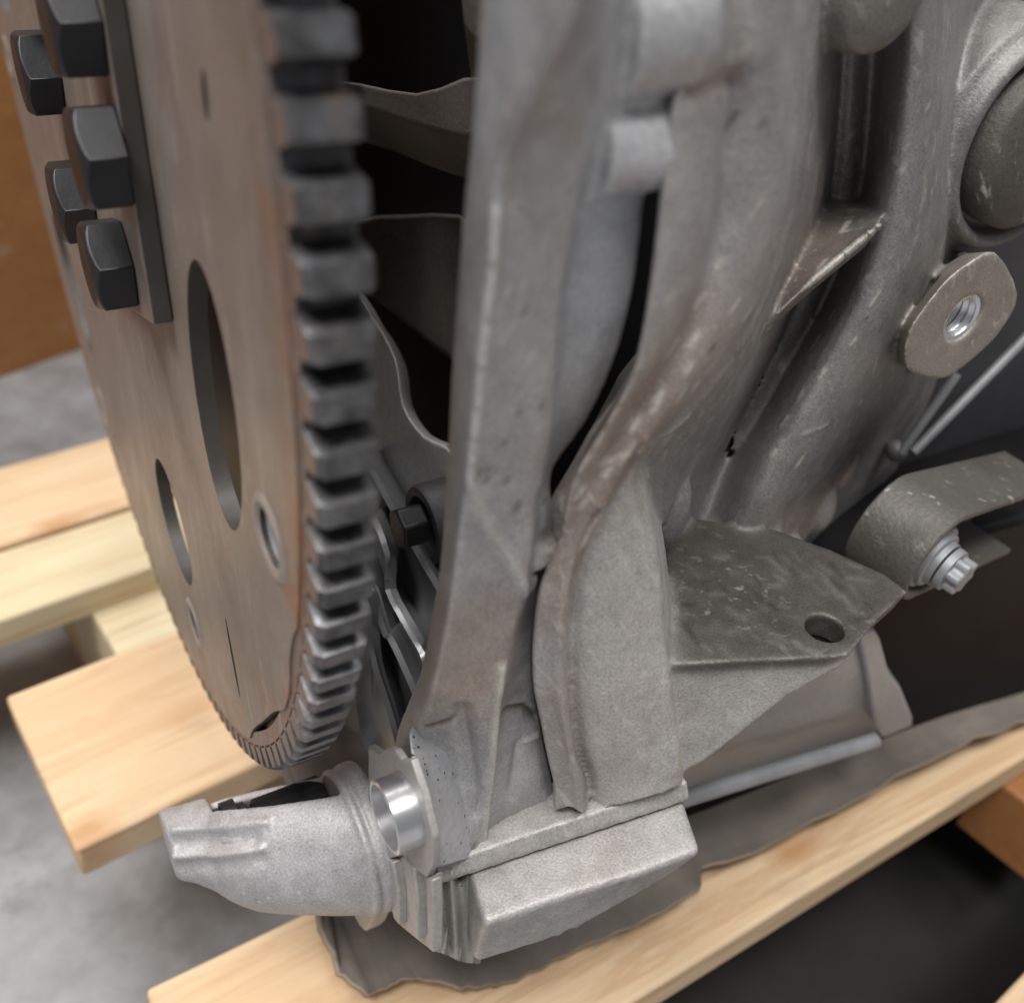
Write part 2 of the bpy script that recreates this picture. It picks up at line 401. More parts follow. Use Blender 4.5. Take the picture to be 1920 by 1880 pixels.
def tooth_mat():
    m, nt, b = new_mat('blued_gear_steel'); v = coords(nt)
    oi = nt.nodes.new('ShaderNodeObjectInfo')
    a = nt.nodes.new('ShaderNodeVectorMath'); a.operation = 'ADD'
    sc = nt.nodes.new('ShaderNodeVectorMath'); sc.operation = 'SCALE'; sc.inputs[0].default_value = (3, 5, 7)
    nt.links.new(oi.outputs['Random'], sc.inputs['Scale']); nt.links.new(v, a.inputs[0]); nt.links.new(sc.outputs[0], a.inputs[1])
    n1 = noise(nt, 260, 5, 0.7, a.outputs[0]); n2 = noise(nt, 130, 4, 0.6, a.outputs[0])
    c = ramp(nt, n1, [(0.3, (0.035, 0.033, 0.033)), (0.52, (0.085, 0.083, 0.085)), (0.72, (0.17, 0.19, 0.215))])
    c = mix(nt, ramp(nt, n2, [(0.57, G3(0)), (0.72, G3(0.85))]), c, (0.17, 0.095, 0.05))
    ln = nt.nodes.new('ShaderNodeVectorMath'); ln.operation = 'LENGTH'; nt.links.new(coords(nt, (0, 1, 1)), ln.inputs[0])
    tipw = mth(nt, 'MULTIPLY', ramp(nt, ln.outputs['Value'], [(0.1482, G3(0)), (0.1497, G3(1))]), ramp(nt, n1, [(0.36, G3(0.15)), (0.62, G3(0.8))]))
    c = mix(nt, tipw, c, (0.24, 0.24, 0.245))
    nt.links.new(c, b.inputs['Base Color']); b.inputs['Metallic'].default_value = 0.6; b.inputs['Roughness'].default_value = 0.38
    bump(nt, b, n1, 0.25, 0.0006); return m
M['tooth'] = tooth_mat()
def wood(name, a, bcol, dark, scale=1.0, knots=True):
    m, nt, b = new_mat(name)
    v = coords(nt, (0.12, 1, 1)); n = noise(nt, 55 * scale, 6, 0.6, v, 0.6)
    c = mix(nt, ramp(nt, n, [(0.32, G3(0)), (0.68, G3(1))]), a, bcol)
    band = noise(nt, 90, 5, 0.65, coords(nt, (0.06, 1, 1)), 0.8)
    c = mix(nt, ramp(nt, band, [(0.50, G3(0)), (0.56, G3(0.55)), (0.62, G3(0))]), c, dark)
    fib = noise(nt, 420, 4, 0.6, coords(nt, (0.05, 1, 1)))
    c = mix(nt, 0.5, c, ramp(nt, fib, [(0.3, G3(0.72)), (0.7, G3(1.0))]), 'MULTIPLY')
    if knots:
        vo = nt.nodes.new('ShaderNodeTexVoronoi'); vo.voronoi_dimensions = '2D'; vo.inputs['Scale'].default_value = 21; vo.inputs['Randomness'].default_value = 1.0
        wv = nt.nodes.new('ShaderNodeVectorMath'); wv.operation = 'ADD'; nt.links.new(coords(nt, (0.6, 1, 1)), wv.inputs[0])
        wn = nt.nodes.new('ShaderNodeVectorMath'); wn.operation = 'SCALE'; wn.inputs['Scale'].default_value = 0.004
        nn_ = nt.nodes.new('ShaderNodeTexNoise'); nn_.inputs['Scale'].default_value = 150; nt.links.new(coords(nt), nn_.inputs['Vector']); nt.links.new(nn_.outputs['Color'], wn.inputs[0]); nt.links.new(wn.outputs[0], wv.inputs[1]); nt.links.new(wv.outputs[0], vo.inputs['Vector'])
        c = mix(nt, ramp(nt, vo.outputs['Distance'], [(0.03, G3(0.9)), (0.075, G3(0.5)), (0.15, G3(0))]), c, dark)
    c = mix(nt, ramp(nt, noise(nt, 18, 4, 0.6, coords(nt, (0.25, 1, 1))), [(0.44, G3(0)), (0.66, G3(0.75))]), c, tuple(x * .5 + y * .5 for x, y in zip(dark, a)))
    c = mix(nt, ramp(nt, noise(nt, 60, 5, 0.7, coords(nt, (0.4, 1, 1))), [(0.60, G3(0)), (0.74, G3(0.5))]), c, (0.33, 0.29, 0.23))
    nt.links.new(c, b.inputs['Base Color']); b.inputs['Roughness'].default_value = 0.65; bump(nt, b, fib, 0.2, 0.001); return m
M['pine'] = wood('pine_wood', (0.74, 0.57, 0.37), (0.66, 0.47, 0.28), (0.46, 0.25, 0.11))
M['pine_pale'] = wood('pale_pine_wood', (0.70, 0.62, 0.42), (0.62, 0.52, 0.32), (0.42, 0.25, 0.12))
M['pine_shade'] = wood('pine_shaded_wood', (0.50, 0.36, 0.20), (0.44, 0.28, 0.14), (0.3, 0.16, 0.07))  # pine darkened to paint a block standing in shade
M['ply'] = wood('orange_plywood', (0.34, 0.155, 0.05), (0.28, 0.12, 0.035), (0.22, 0.085, 0.02), 0.6, False)
def concrete():
    m, nt, b = new_mat('concrete'); v = coords(nt)
    n = noise(nt, 9, 8, 0.65, v); f = noise(nt, 120, 4, 0.6, v)
    c = ramp(nt, n, [(0.33, (0.17, 0.16, 0.15)), (0.5, (0.29, 0.29, 0.295)), (0.66, (0.38, 0.38, 0.395))])
    c = mix(nt, 0.35, c, ramp(nt, f, [(0.3, G3(0.6)), (0.7, G3(1))]), 'MULTIPLY')
    c = mix(nt, mth(nt, 'MULTIPLY', ramp(nt, noise(nt, 34, 6, 0.75, v), [(0.52, G3(0)), (0.66, G3(1))]), 0.5), c, (0.12, 0.11, 0.10))
    c = mix(nt, pits(nt, v, 90, 1.02, 1.0, n), c, (0.42, 0.40, 0.36))
    nt.links.new(c, b.inputs['Base Color']); b.inputs['Roughness'].default_value = 0.7; bump(nt, b, f, 0.2, 0.002); return m
M['concrete'] = concrete()
def card():
    m, nt, b = new_mat('oily_cardboard'); n = noise(nt, 30, 6, 0.65, coords(nt)); s = noise(nt, 70, 4, 0.6, coords(nt, (0.15, 1, 1)))
    c = ramp(nt, n, [(0.3, (0.10, 0.086, 0.072)), (0.7, (0.22, 0.19, 0.16))])
    c = mix(nt, 0.5, c, ramp(nt, s, [(0.35, G3(0.55)), (0.65, G3(1))]), 'MULTIPLY')
    nt.links.new(c, b.inputs['Base Color']); b.inputs['Roughness'].default_value = 0.75; bump(nt, b, n, 0.25, 0.002); return m
M['card'] = card()
M['card_edge'] = simple('cardboard_edge', (0.34, 0.27, 0.20), 0, 0.8, 0.3)

# ------------------------------------------------------------------ setting
ZP = -0.190           # top of the pallet boards
ZF = -0.275           # floor
fl = mesh('floor', [(-4, -3, ZF), (4, -3, ZF), (4, 5, ZF), (-4, 5, ZF)], [[0, 1, 2, 3]], mat=M['concrete'])
fl['kind'] = 'structure'

# brown board standing on the floor
c0 = at(-10, 712, Z=ZF); c1 = at(150, 655, Z=ZF); d = (c1 - c0).normalized(); nrm = Vector((-d.y, d.x, 0))
bd = root('plywood_board', 'orange brown plywood board standing on the floor behind the flywheel plate', 'board', tuple(c0))
o = box('panel', c0 - d * 0.5, d * 0.9, nrm * 0.018, (0, 0, 0.7), mat=M['ply'], bevel=0.001)
o.parent = bd; o.matrix_parent_inverse = Matrix.Translation(-c0)
# mat
b0 = at(1500, 1700, Z=ZF + 0.004)
mt = prism('rubber_mat', [Vector((0.10, -0.35, ZF + 0.001)), Vector((1.2, -0.35, ZF + 0.001)), Vector((1.2, 0.5, ZF + 0.001)), Vector((0.10, 0.5, ZF + 0.001))], (0, 0, 0.004), mat=M['mat'])
mt['label'] = 'black rubber mat lying on the floor under the right of the pallet'; mt['category'] = 'mat'

# ------------------------------------------------------------------ pallet
pal = root('pallet', 'light pine pallet whose boards carry the engine and the cardboard', 'pallet', (0, 0, ZF))
def pch(o):
    o.parent = pal; o.matrix_parent_inverse = Matrix.Translation((0, 0, -ZF)); return o
a = at(10, 1305, Z=ZP); b_ = at(330, 1180, Z=ZP); e = at(145, 1592, Z=ZP)
D1 = (b_ - a).normalized(); D2 = Vector((D1.y, -D1.x, 0))
def board(name, c, length, width, z, th, mat):
    """c: near-left top corner side start; built along D1, width along D2, local frame kept so that the grain follows the board"""
    V, F = prism_data([Vector((0, 0, 0)), Vector((length, 0, 0)), Vector((length, -width, 0)), Vector((0, -width, 0))], (0, 0, -th))
    o = mesh(name, V, F, mat=mat, bevel=0.0012)
    M4 = Matrix((D1, -D2, Vector((0, 0, 1)))).transposed().to_4x4()
    M4.translation = Vector((c.x, c.y, z))
    o.parent = pal; o.matrix_parent_inverse = Matrix.Translation((0, 0, -ZF)); o.matrix_basis = M4
    return o
TH = 0.0125
w1 = (e - a).dot(D2)
board('plank', a, 0.55, w1, ZP, TH, M['pine'])
u0 = at(-60, 893, Z=ZP); u1 = at(-60, 1045, Z=ZP); u2 = at(-60, 1175, Z=ZP)
wu = (u1 - u0).dot(D2); wl = (u2 - u1).dot(D2)
board('plank', u0 - D1 * 0.15, 0.7, wu - 0.001, ZP, TH, M['pine'])
board('plank', u1 - D1 * 0.15 + D2 * 0.001, 0.7, wl, ZP - 0.001, TH, M['pine_pale'])
f0 = at(272, 1853, Z=ZP); f1 = at(1180, 1880, Z=ZP)
DA = (at(1845, 1440, Z=ZP) - f1).normalized(); DB = (at(560, 1722, Z=ZP) - f0).normalized()
print('plank angle', math.degrees(DA.angle(DB)), math.degrees(DA.angle(D1)))
_D1, _D2 = D1, D2
D1 = (DA + DB).normalized(); D2 = Vector((D1.y, -D1.x, 0))
board('plank', f0, 0.9, (f1 - f0).dot(D2), ZP, TH, M['pine'])
D1, D2 = _D1, _D2
g0 = at(1850, 1895, Z=ZP)
board('plank', g0 - D1 * 0.01, 0.5, 0.06, ZP, TH, M['pine'])
s0 = at(150, 1112, Z=ZP - TH); s1 = at(315, 1060, Z=ZP - TH)
def stringer(px, py, width, length, mat, back=0.05, hgt=None):
    p = at(px, py, Z=ZP - TH)
    V, F = prism_data([Vector((0, 0, 0)), Vector((width, 0, 0)), Vector((width, -length, 0)), Vector((0, -length, 0))], (0, 0, -(hgt or ZP - TH - ZF)))
    o = mesh('stringer', V, F, mat=mat, bevel=0.0015)
    M4 = Matrix((D1, -D2, Vector((0, 0, 1)))).transposed().to_4x4(); q = p - D2 * back; M4.translation = Vector((q.x, q.y, ZP - TH - 0.0005))
    o.parent = pal; o.matrix_parent_inverse = Matrix.Translation((0, 0, -ZF)); o.matrix_basis = M4
stringer(152, 1112, 0.09, 0.185, M['pine_pale'], 0.10)
stringer(1842, 1438, 0.25, 0.03, M['ply'], 0.0, .03)

# ------------------------------------------------------------------ cardboard
def cardboard():
    low = [(590, 1725), (600, 1745), (607, 1791), (637, 1847), (686, 1876), (723, 1861), (764, 1847), (808, 1854), (861, 1865), (916, 1850), (972, 1828), (1065, 1791), (1158, 1765), (1233, 1738), (1300, 1701), (1309, 1650), (1406, 1616), (1555, 1545), (1704, 1470), (1816, 1415), (1920, 1370), (2060, 1300)]
    P = [at(x, y, Z=ZP + 0.003) for x, y in low]
    P2 = []
    for a_, b2 in zip(P, P[1:]):
        for t in (0, 0.25, 0.5, 0.75):
            P2.append(a_.lerp(b2, t) + Vector((random.uniform(-.0006, .0006), random.uniform(-.0006, .0006), 0)))
    P2.append(P[-1])
    n = len(P2); V = []; F = []; m = 8
    away = Vector((-D2.x, -D2.y, 0))
    w0 = at(735, 1400, Z=ZP) - P2[0]; w0.z = 0
    for i, p in enumerate(P2):
        s = i / n; k_ = min(1, s / .35); aw = (w0 * (1 - k_) + away * .16 * k_)
        for j in range(m):
            t = j / (m - 1)
            z = 0.0035 * math.sin(9 * s + 1) * (1 - t) ** 2 + 0.0025 * math.sin(23 * s) * (1 - t) ** 3 + 0.004 * (1 - t) ** 2
            V.append(p + aw * t + Vector((0, 0, z)))
    for i in range(n - 1):
        for j in range(m - 1):
            F.append([i * m + j, i * m + j + 1, (i + 1) * m + j + 1, (i + 1) * m + j])
    o = mesh('cardboard_sheet', V, F, mat=M['card'])
    o.data.materials.append(M['card_edge'])
    s = o.modifiers.new('solid', 'SOLIDIFY'); s.thickness = 0.0014; s.offset = 0; s.material_offset_rim = 1
    o['label'] = 'torn dark grey cardboard sheet lying on the pallet board under the engine'; o['category'] = 'cardboard'
cardboard()

# ------------------------------------------------------------------ engine
ENG = root('engine', 'removed aluminium car engine resting on cardboard on a pallet, toothed steel drive plate at left', 'engine', (0, 0, 0))

# ---- drive plate
def circle(y, z, r, n=40, sy=1, sz=1, rot=0):
    out = []
    for i in range(n):
        a_ = 2 * math.pi * i / n; p, q = r * sy * math.cos(a_), r * sz * math.sin(a_)
        out.append((y + p * math.cos(rot) - q * math.sin(rot), z + p * math.sin(rot) + q * math.cos(rot)))
    return out
PT = 0.0030
NUTS = ((-166.2, .1325), (-114.6, .1245), (-63, .1285), (-12, .1285), (40, .1285), (143, .1285))
def drive_plate():
    n = 220; V, F = [], []
    poly = []
    for i in range(n):
        a_ = 2 * math.pi * i / n
        r = 0.1437
        for c0_, hw, dp in ((-142, 9.5, .0030), (-160, 3.5, .0016), (-82, 9.5, .003), (-22, 9.5, .003), (38, 9.5, .003), (98, 9.5, .003), (158, 6, .0015)):
            dd = (a_ - math.radians(c0_) + math.pi) % (2 * math.pi) - math.pi; hw = math.radians(hw)
            if abs(dd) < hw: r = min(r, 0.1437 - dp * (1 - (abs(dd) / hw) ** 3))
        poly.append(Vector((0, r * math.cos(a_), r * math.sin(a_))))
    o = prism('drive_plate', poly, (PT, 0, 0), mat=M['plate'], parent=ENG, smooth=30)
    cutters = []
    def hole(pl, name='c'):
        c = prism(name, [Vector((-0.02, y, z)) for y, z in pl], (0.04, 0, 0)); cutters.append(c); cut(o, c)
    for k in range(6):
        t = math.radians(-167.0 + 60 * k)
        y, z = 0.1075 * math.cos(t), 0.1075 * math.sin(t)
        if k % 2 == 0: hole(circle(y, z, 1, 36, 0.0124, 0.0232, t - 0.10))
        t2 = math.radians(-117.5 + 60 * k)
        if k % 2 == 0: hole(circle(0.0985 * math.cos(t2), 0.0985 * math.sin(t2), 0.0148, 32))
    for t, r in NUTS:
        t = math.radians(t); hole(circle(r * math.cos(t), r * math.sin(t), .0043, 24))
    # rolled slots
    for k in range(3):
        q = 2 * math.pi * k / 3; cy, cz = -.0915, -.0885
        hole(circle(cy * math.cos(q) - cz * math.sin(q), cy * math.sin(q) + cz * math.cos(q), 1, 24, .0098, .0010, math.radians(-99.8) + q))
        cy, cz = -.1203, .0232; hole(circle(cy * math.cos(q) - cz * math.sin(q), cy * math.sin(q) + cz * math.cos(q), 1, 16, .0030, .0011, math.radians(98) + q))
    bake(o)
    for c in cutters: bpy.data.objects.remove(c)
    o.data.set_sharp_from_angle(angle=math.radians(30)); o.data.materials.append(M['edge_dark'])
    for f_ in o.data.polygons:
        c_ = f_.center
        if abs(f_.normal.x) < .5 and math.hypot(c_.y, c_.z) < .138: f_.material_index = 1
    b = o.modifiers.new('b', 'BEVEL'); b.width = 0.0004; b.segments = 2; b.limit_method = 'ANGLE'
    return o
PLATE = drive_plate()
PLATE['label'] = 'flat browned steel drive plate with large oval holes'
# weld nuts set in the plate
for t, r in NUTS:
    t = math.radians(t); q = (0, r * math.cos(t), r * math.sin(t))
    lathe('weld_nut', q, (1, 0, 0), [(.0030, .0043), (.0008, .0041), (.0012, .0037), (.0017, .0041), (.0022, .0037), (.0027, .0041), (.0032, .0037), (.0065, .0037), (.0065, .0075), (.0030, .0075)], 32, closed=False, mat=M['zinc'], parent=PLATE, smooth=40)
    lathe('pressed_rim', (-.0001, q[1], q[2]), (1, 0, 0), [(.0003, .0068), (-.0003, .0062), (-.0004, .0052), (.0001, .0045), (.0008, .0043)], 32, closed=False, mat=M['plate_rim'], parent=PLATE, smooth=60)
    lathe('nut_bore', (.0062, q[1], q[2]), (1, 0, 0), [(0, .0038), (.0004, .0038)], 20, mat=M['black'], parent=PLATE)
# washer plate (raised, straight sided) with hex bolts
wp = [(-0.083, 0.034), (-0.083, -0.0205), (-0.064, -0.0265), (-0.036, -0.0340), (-0.012, -0.034), (0.004, -0.012), (0.004, 0.024), (-0.012, 0.046), (-0.04, 0.055), (-0.065, 0.050)]
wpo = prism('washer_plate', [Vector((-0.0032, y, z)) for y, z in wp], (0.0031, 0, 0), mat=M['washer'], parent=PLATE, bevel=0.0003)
wpo.data.materials.append(M['edge_dark'])
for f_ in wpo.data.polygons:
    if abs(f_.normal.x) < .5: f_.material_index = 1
def hexbolt():
    V, F = [], []; r = 0.0080; h = 0.0064
    rings = [(0.0, 0.0112, 24), (-0.0012, 0.0112, 24)]
    hx = [Vector((0, r * math.cos(math.pi / 3 * i), r * math.sin(math.pi / 3 * i))) for i in range(6)]
    prism_data(hx, (-h, 0, 0), V, F)
    top = [Vector((-h, 0.0062 * math.cos(2 * math.pi * i / 24), 0.0062 * math.sin(2 * math.pi * i / 24))) for i in range(24)]
    prism_data(top, (-0.0005, 0, 0), V, F)
    V, F = [], []; prism_data(hx, (-h, 0, 0), V, F)
    o = mesh('hex_bolt', V, F, mat=M['bolt'], parent=PLATE)
    c = lathe('c', (0, 0, 0), (-1, 0, 0), [(-.001, .0088), (h - .0016, .0088), (h - .0001, .0066), (h, .0062)], 48)
    m_ = o.modifiers.new('i', 'BOOLEAN'); m_.operation = 'INTERSECT'; m_.object = c; m_.solver = 'EXACT'
    bake(o); bpy.data.objects.remove(c); o.data.set_sharp_from_angle(angle=math.radians(25))
    if not o.data.materials: o.data.materials.append(M['bolt'])
    b = o.modifiers.new('b', 'BEVEL'); b.width = .00025; b.segments = 2; b.limit_method = 'ANGLE'; b.angle_limit = math.radians(25)
    return o
hb = hexbolt()
for k in range(8):
    o = hb if k == 0 else hb.copy()
    if k: COL.objects.link(o)
    o.parent = PLATE
    t = math.radians((-174.3, -126.7, -57.1, -10.0, 35, 80, 115, 151.4)[k]); o.location = (-0.0033, -0.0482 + 0.0303 * math.cos(t), 0.0078 + 0.0303 * math.sin(t)); o.rotation_euler = (math.radians(-12 + random.uniform(-7, 7)), 0, 0)
# ---- ring gear
NT = 134; RT = 0.15; RR = RT * 0.97539 - 0.0008; GW = 0.0077
o = lathe('ring_gear', (0, 0, 0), (1, 0, 0), [(0.0006, 0.1421), (0.0004, 0.1423), (0.0004, RR - 0.0002), (0.0006, RR), (GW, RR), (GW, 0.1421)], 268, closed=False, mat=M['ring'], parent=ENG, smooth=40)
o.data.materials.append(M['tooth'])
for f_ in o.data.polygons:
    if abs(f_.normal.x) < .3: f_.material_index = 1
RING = o; RING['label'] = 'rusty toothed starter ring gear'
def tooth():
    V, F = [], []
    p = 2 * math.pi * RR / NT
    wb, wt = p * 0.385, p * 0.235
    # sections along x: (x, base half width, tip half width, tip radius)
    secs = [(0.0004, wb * .96, wt * .95, RR + (RT - RR) * .80), (0.0013, wb, wt, RT), (GW - 0.0006, wb, wt * 1.05, RT), (GW, wb * 0.96, wt * 0.9, RT - 0.0005)]
    for (x, b_, t_, r) in secs:
        rm = RR + (r - RR) * 0.5
        for (w, q) in ((-b_, RR - 0.0006), (-(b_ * 0.62 + t_ * 0.38) * 0.98, rm), (-t_, r), (t_, r), ((b_ * 0.62 + t_ * 0.38) * 0.98, rm), (b_, RR - 0.0006)):
            V.append(Vector((x, w, q)))
    for i in range(3):
        for k in range(6):
            l = (k + 1) % 6; F.append([i * 6 + k, i * 6 + l, i * 6 + 6 + l, i * 6 + 6 + k])
    F.append(list(range(6))); F.append(list(range(23, 17, -1)))
    me = mesh('tooth', V, F, mat=M['tooth'], parent=RING, smooth=30)
    me.data.materials.append(M['ring'])
    for f in me.data.polygons:
        if all(me.data.vertices[v].co.x < 0.0006 for v in f.vertices): f.material_index = 1
    return me
t0 = tooth()
for k in range(NT):
    o = t0 if k == 0 else t0.copy()
    if k: COL.objects.link(o)
    o.parent = RING
    th = -0.00808 - 0.2 + (k + 0.5) * 2 * math.pi / NT     # from -Y towards -Z
    # local +Z is radial: direction (-cos th, -sin th) in (Y, Z)
    o.rotation_euler = (math.atan2(math.cos(th), -math.sin(th)), 0, 0)

# ---- bell flange skin (rear flange, web, groove)
XF = 0.020
L0 = pts('X', [(918, -130), (915, 0), (905, 130), (897, 260), (882, 400), (868, 560), (857, 700), (852, 800), (848, 880), (842, 972), (834, 1084), (823, 1158), (808, 1233), (794, 1300), (775, 1345), (748, 1410), (742, 1480), (762, 1560), (785, 1640)], XF)
L1 = pts('X', [(1150, -130), (1091, 0), (1047, 86), (1006, 156), (965, 242), (935, 298), (922, 450), (918, 521), (909, 600), (894, 749), (880, 860), (868, 960), (857, 1047), (842, 1158), (823, 1251), (801, 1336), (775, 1403), (778, 1440), (792, 1490), (811, 1569), (813, 1625)], XF)
t2 = [(-130, .030), (260, .0305), (805, .0308), (1114, .0318), (1300, .030), (1620, .0275)]
L2 = line('X', [(1160, -130), (1151, 0), (1136, 56), (1114, 186), (1095, 261), (1073, 372), (1050, 520), (1035, 650), (1024, 805), (1006, 916), (998, 1010), (989, 1090), (965, 1180), (945, 1270), (925, 1380), (905, 1500), (893, 1600)], t2)
L3 = line('X', [(1172, -130), (1163, 0), (1148, 56), (1126, 186), (1107, 261), (1084, 372), (1060, 520), (1044, 650), (1032, 805), (1012, 910), (1002, 1010), (994, 1090), (975, 1180), (958, 1270), (938, 1380), (915, 1500), (905, 1598)], [(y, v + .0030) for y, v in t2])
t4 = [(-130, -.1445), (350, -.1440), (700, -.1425), (900, -.1395), (1560, -.1385)]
L4 = line('Y', [(1262, -130), (1258, 0), (1244, 150), (1232, 250), (1212, 350), (1199, 484), (1178, 600), (1148, 700), (1140, 714), (1099, 797), (1051, 857), (1021, 893), (1034, 930), (1040, 990), (1018, 1062), (1006, 1131), (999, 1217), (1001, 1292), (1012, 1348), (1026, 1422), (1040, 1489), (1030, 1557)], t4)
L5 = line('Y', [(1255, -130), (1250, 0), (1242, 150), (1232, 250), (1222, 350), (1210, 484), (1190, 600), (1166, 700), (1150, 720), (1112, 805), (1066, 866), (1034, 900), (1040, 935), (1040, 995), (1014, 1065), (1001, 1129), (993, 1217), (995, 1292), (1007, 1348), (1021, 1422), (1036, 1489), (1026, 1557)], [(-130, -.118), (700, -.120), (870, -.125), (1000, -.130), (1100, -.134), (1560, -.135)])
BELL = [(loft('bell_flange', [L0, L1, L2, L3, L4], 34, [0.8, 0.75, 0.55, 0.2, 0.8], 0.006, (0.3, 0.9, 0), mat=M['alu'], parent=ENG), (.49, .49, .495))]

# casting seam that runs diagonally over the flange
sm = [(880, 880), (884, 915), (900, 956), (922, 1004), (955, 1049), (975, 1085), (982, 1100)]
o = tube('casting_seam', smooth_poly([at(x, y, X=.0212 + (x - 880) / 100 * .0102) for x, y in sm], 4), 0.0009, 8, mat=M['alu_clean'], parent=ENG); BELL.append((o, (.50, .50, .50)))
# bosses on the web
def boss(c1, c2, r, mat=M['alu_clean'], name='bolt_boss', **k):
    d_ = (c2 - c1); L = d_.length
    return lathe(name, c1, d_, [(0, r * 0.9), (0.0, r), (L * 0.8, r * 1.0), (L * 0.94, r * 0.93), (L, r * 0.75)], 36, mat=mat, parent=ENG, smooth=60, **k)
BELL.append((boss(at(1098, 275, Y=-.1422), at(1243, 257, Y=-.1425), 0.0057), (.62, .63, .65)))
BELL.append((boss(at(1128, 50, Y=-.1415), at(1290, 28, Y=-.1420), 0.0079), (.58, .58, .59)))

# ---- block wall left of the slot
t6 = [(-130, -.147), (700, -.147), (900, -.1445), (1100, -.1425), (1560, -.1425)]
L6 = line('Y', [(1320, -130), (1315, 0), (1290, 100), (1257, 175), (1248, 240), (1240, 316), (1229, 428), (1213, 558), (1188, 690), (1159, 752), (1112, 834), (1066, 907), (1049, 1010), (1017, 1077), (1003, 1129), (996, 1217), (998, 1292), (1010, 1348), (1024, 1422), (1038, 1480), (1034, 1524)], t6)
L6b = line('Y', [(1330, -130), (1324, 0), (1300, 100), (1266, 175), (1257, 240), (1249, 316), (1238, 428), (1218, 558), (1189, 700), (1160, 752), (1113, 834), (1070, 908), (1054, 1012), (1023, 1079), (1009, 1131), (1002, 1218), (1004, 1292), (1016, 1348), (1031, 1420), (1045, 1480), (1041, 1522)], [(y, v - .0012) for y, v in t6])
L7a = line('Y', [(1352, -130), (1352, 0), (1350, 100), (1350, 175), (1340, 240), (1333, 372), (1312, 484), (1290, 558), (1248, 651), (1180, 750), (1126, 850), (1092, 908), (1073, 985), (1040, 1060), (1026, 1130), (1020, 1217), (1022, 1292), (1035, 1348), (1047, 1420), (1059, 1480), (1057, 1518)], [(y, v - .0012) for y, v in t6])
L7 = line('Y', [(1376, -130), (1376, 0), (1372, 100), (1369, 175), (1358, 261), (1350, 372), (1328, 484), (1306, 558), (1268, 651), (1200, 760), (1140, 855), (1110, 912), (1085, 985), (1052, 1060), (1037, 1130), (1032, 1217), (1034, 1292), (1047, 1348), (1060, 1420), (1071, 1480), (1072, 1514)], [(-130, -.1425), (100, -.1435), (150, -.1412), (300, -.1412), (558, -.1418), (700, -.1436), (860, -.1452), (1560, -.1445)])
L8 = line('Y', [(1500, -130), (1503, 0), (1495, 130), (1484, 279), (1469, 391), (1443, 484), (1417, 558), (1384, 633), (1300, 740), (1192, 853), (1158, 916), (1121, 972), (1091, 1028), (1077, 1091), (1067, 1158), (1066, 1300), (1080, 1403), (1096, 1450), (1098, 1506)], [(-130, -.1415), (640, -.1415), (1560, -.1430)])
L7b = [a_.lerp(b2, 0.24) + Vector((0, -.0032, 0)) for a_, b2 in zip(resample(L7, 24), resample(L8, 24))]
L9 = line('Y', [(1515, -130), (1518, 0), (1510, 130), (1500, 279), (1488, 391), (1468, 484), (1440, 558), (1405, 640), (1320, 745), (1206, 860), (1166, 918), (1130, 975), (1099, 1030), (1085, 1091), (1075, 1158), (1074, 1300), (1088, 1403), (1103, 1445), (1106, 1503)], [(-130, -.120), (640, -.120), (860, -.134), (1000, -.1395), (1560, -.1395)])
BLOCK = [(loft('crankcase_flange', [L6, L6b, L7a, L7, L7b, L8, L9], 40, [0.5, 0.3, 0.1, 0.3, 0.1, 0.4, 0.5], 0.0125, (0.72, 0.69, 0), mat=M['alu_beige'], parent=ENG), (.475, .455, .44))]
# black sheet behind the slot, its colour painting the shade of the gap
prism('slot_shade_wall', [at(x, y, Y=-.120) for x, y in [(1290, -130), (1300, 200), (1270, 500), (1220, 760), (1090, 960), (1075, 1060), (1000, 1060), (980, 880), (1080, 700), (1130, 400), (1150, -130)]], (0, .004, 0), mat=M['black'], parent=ENG)

# ---- big rear face of the pedestal
P0 = line('Y', [(1180, 853), (1150, 916), (1114, 972), (1085, 1028), (1070, 1091), (1062, 1158), (1062, 1300), (1076, 1403), (1092, 1450), (1096, 1500), (1098, 1535)], [(850, -.139), (1560, -.1405)])
P1 = line('Y', [(1190, 860), (1170, 930), (1140, 985), (1112, 1040), (1098, 1100), (1090, 1160), (1086, 1300), (1100, 1403), (1120, 1450), (1128, 1490), (1128, 1524)], [(850, -.1415), (1560, -.1465)])
P2_ = line('X', [(1194, 862), (1200, 918), (1212, 991), (1222, 1084), (1232, 1233), (1246, 1348), (1258, 1440), (1262, 1484)], [(860, .0535), (1240, .0590), (1480, .0655)])
P3 = line('X', [(1199, 862), (1210, 918), (1227, 991), (1239, 1084), (1251, 1233), (1266, 1348), (1278, 1440), (1276, 1480)], [(860, .0555), (1240, .0615), (1480, .0680)])
P4 = line('X', [(1206, 864), (1222, 918), (1240, 991), (1254, 1084), (1268, 1233), (1276, 1348), (1284, 1440), (1281, 1479)], [(860, .066), (1240, .074), (1480, .076)])
BLOCK.append((loft('pedestal_face', [P0, P1, P2_, P3, P4], 24, [0.4, 0.1, 0.1, 0.5, 0.5], 0.012, (0.5, 0.8, 0), mat=M['alu_rough'], parent=ENG), (.60, .585, .565)))

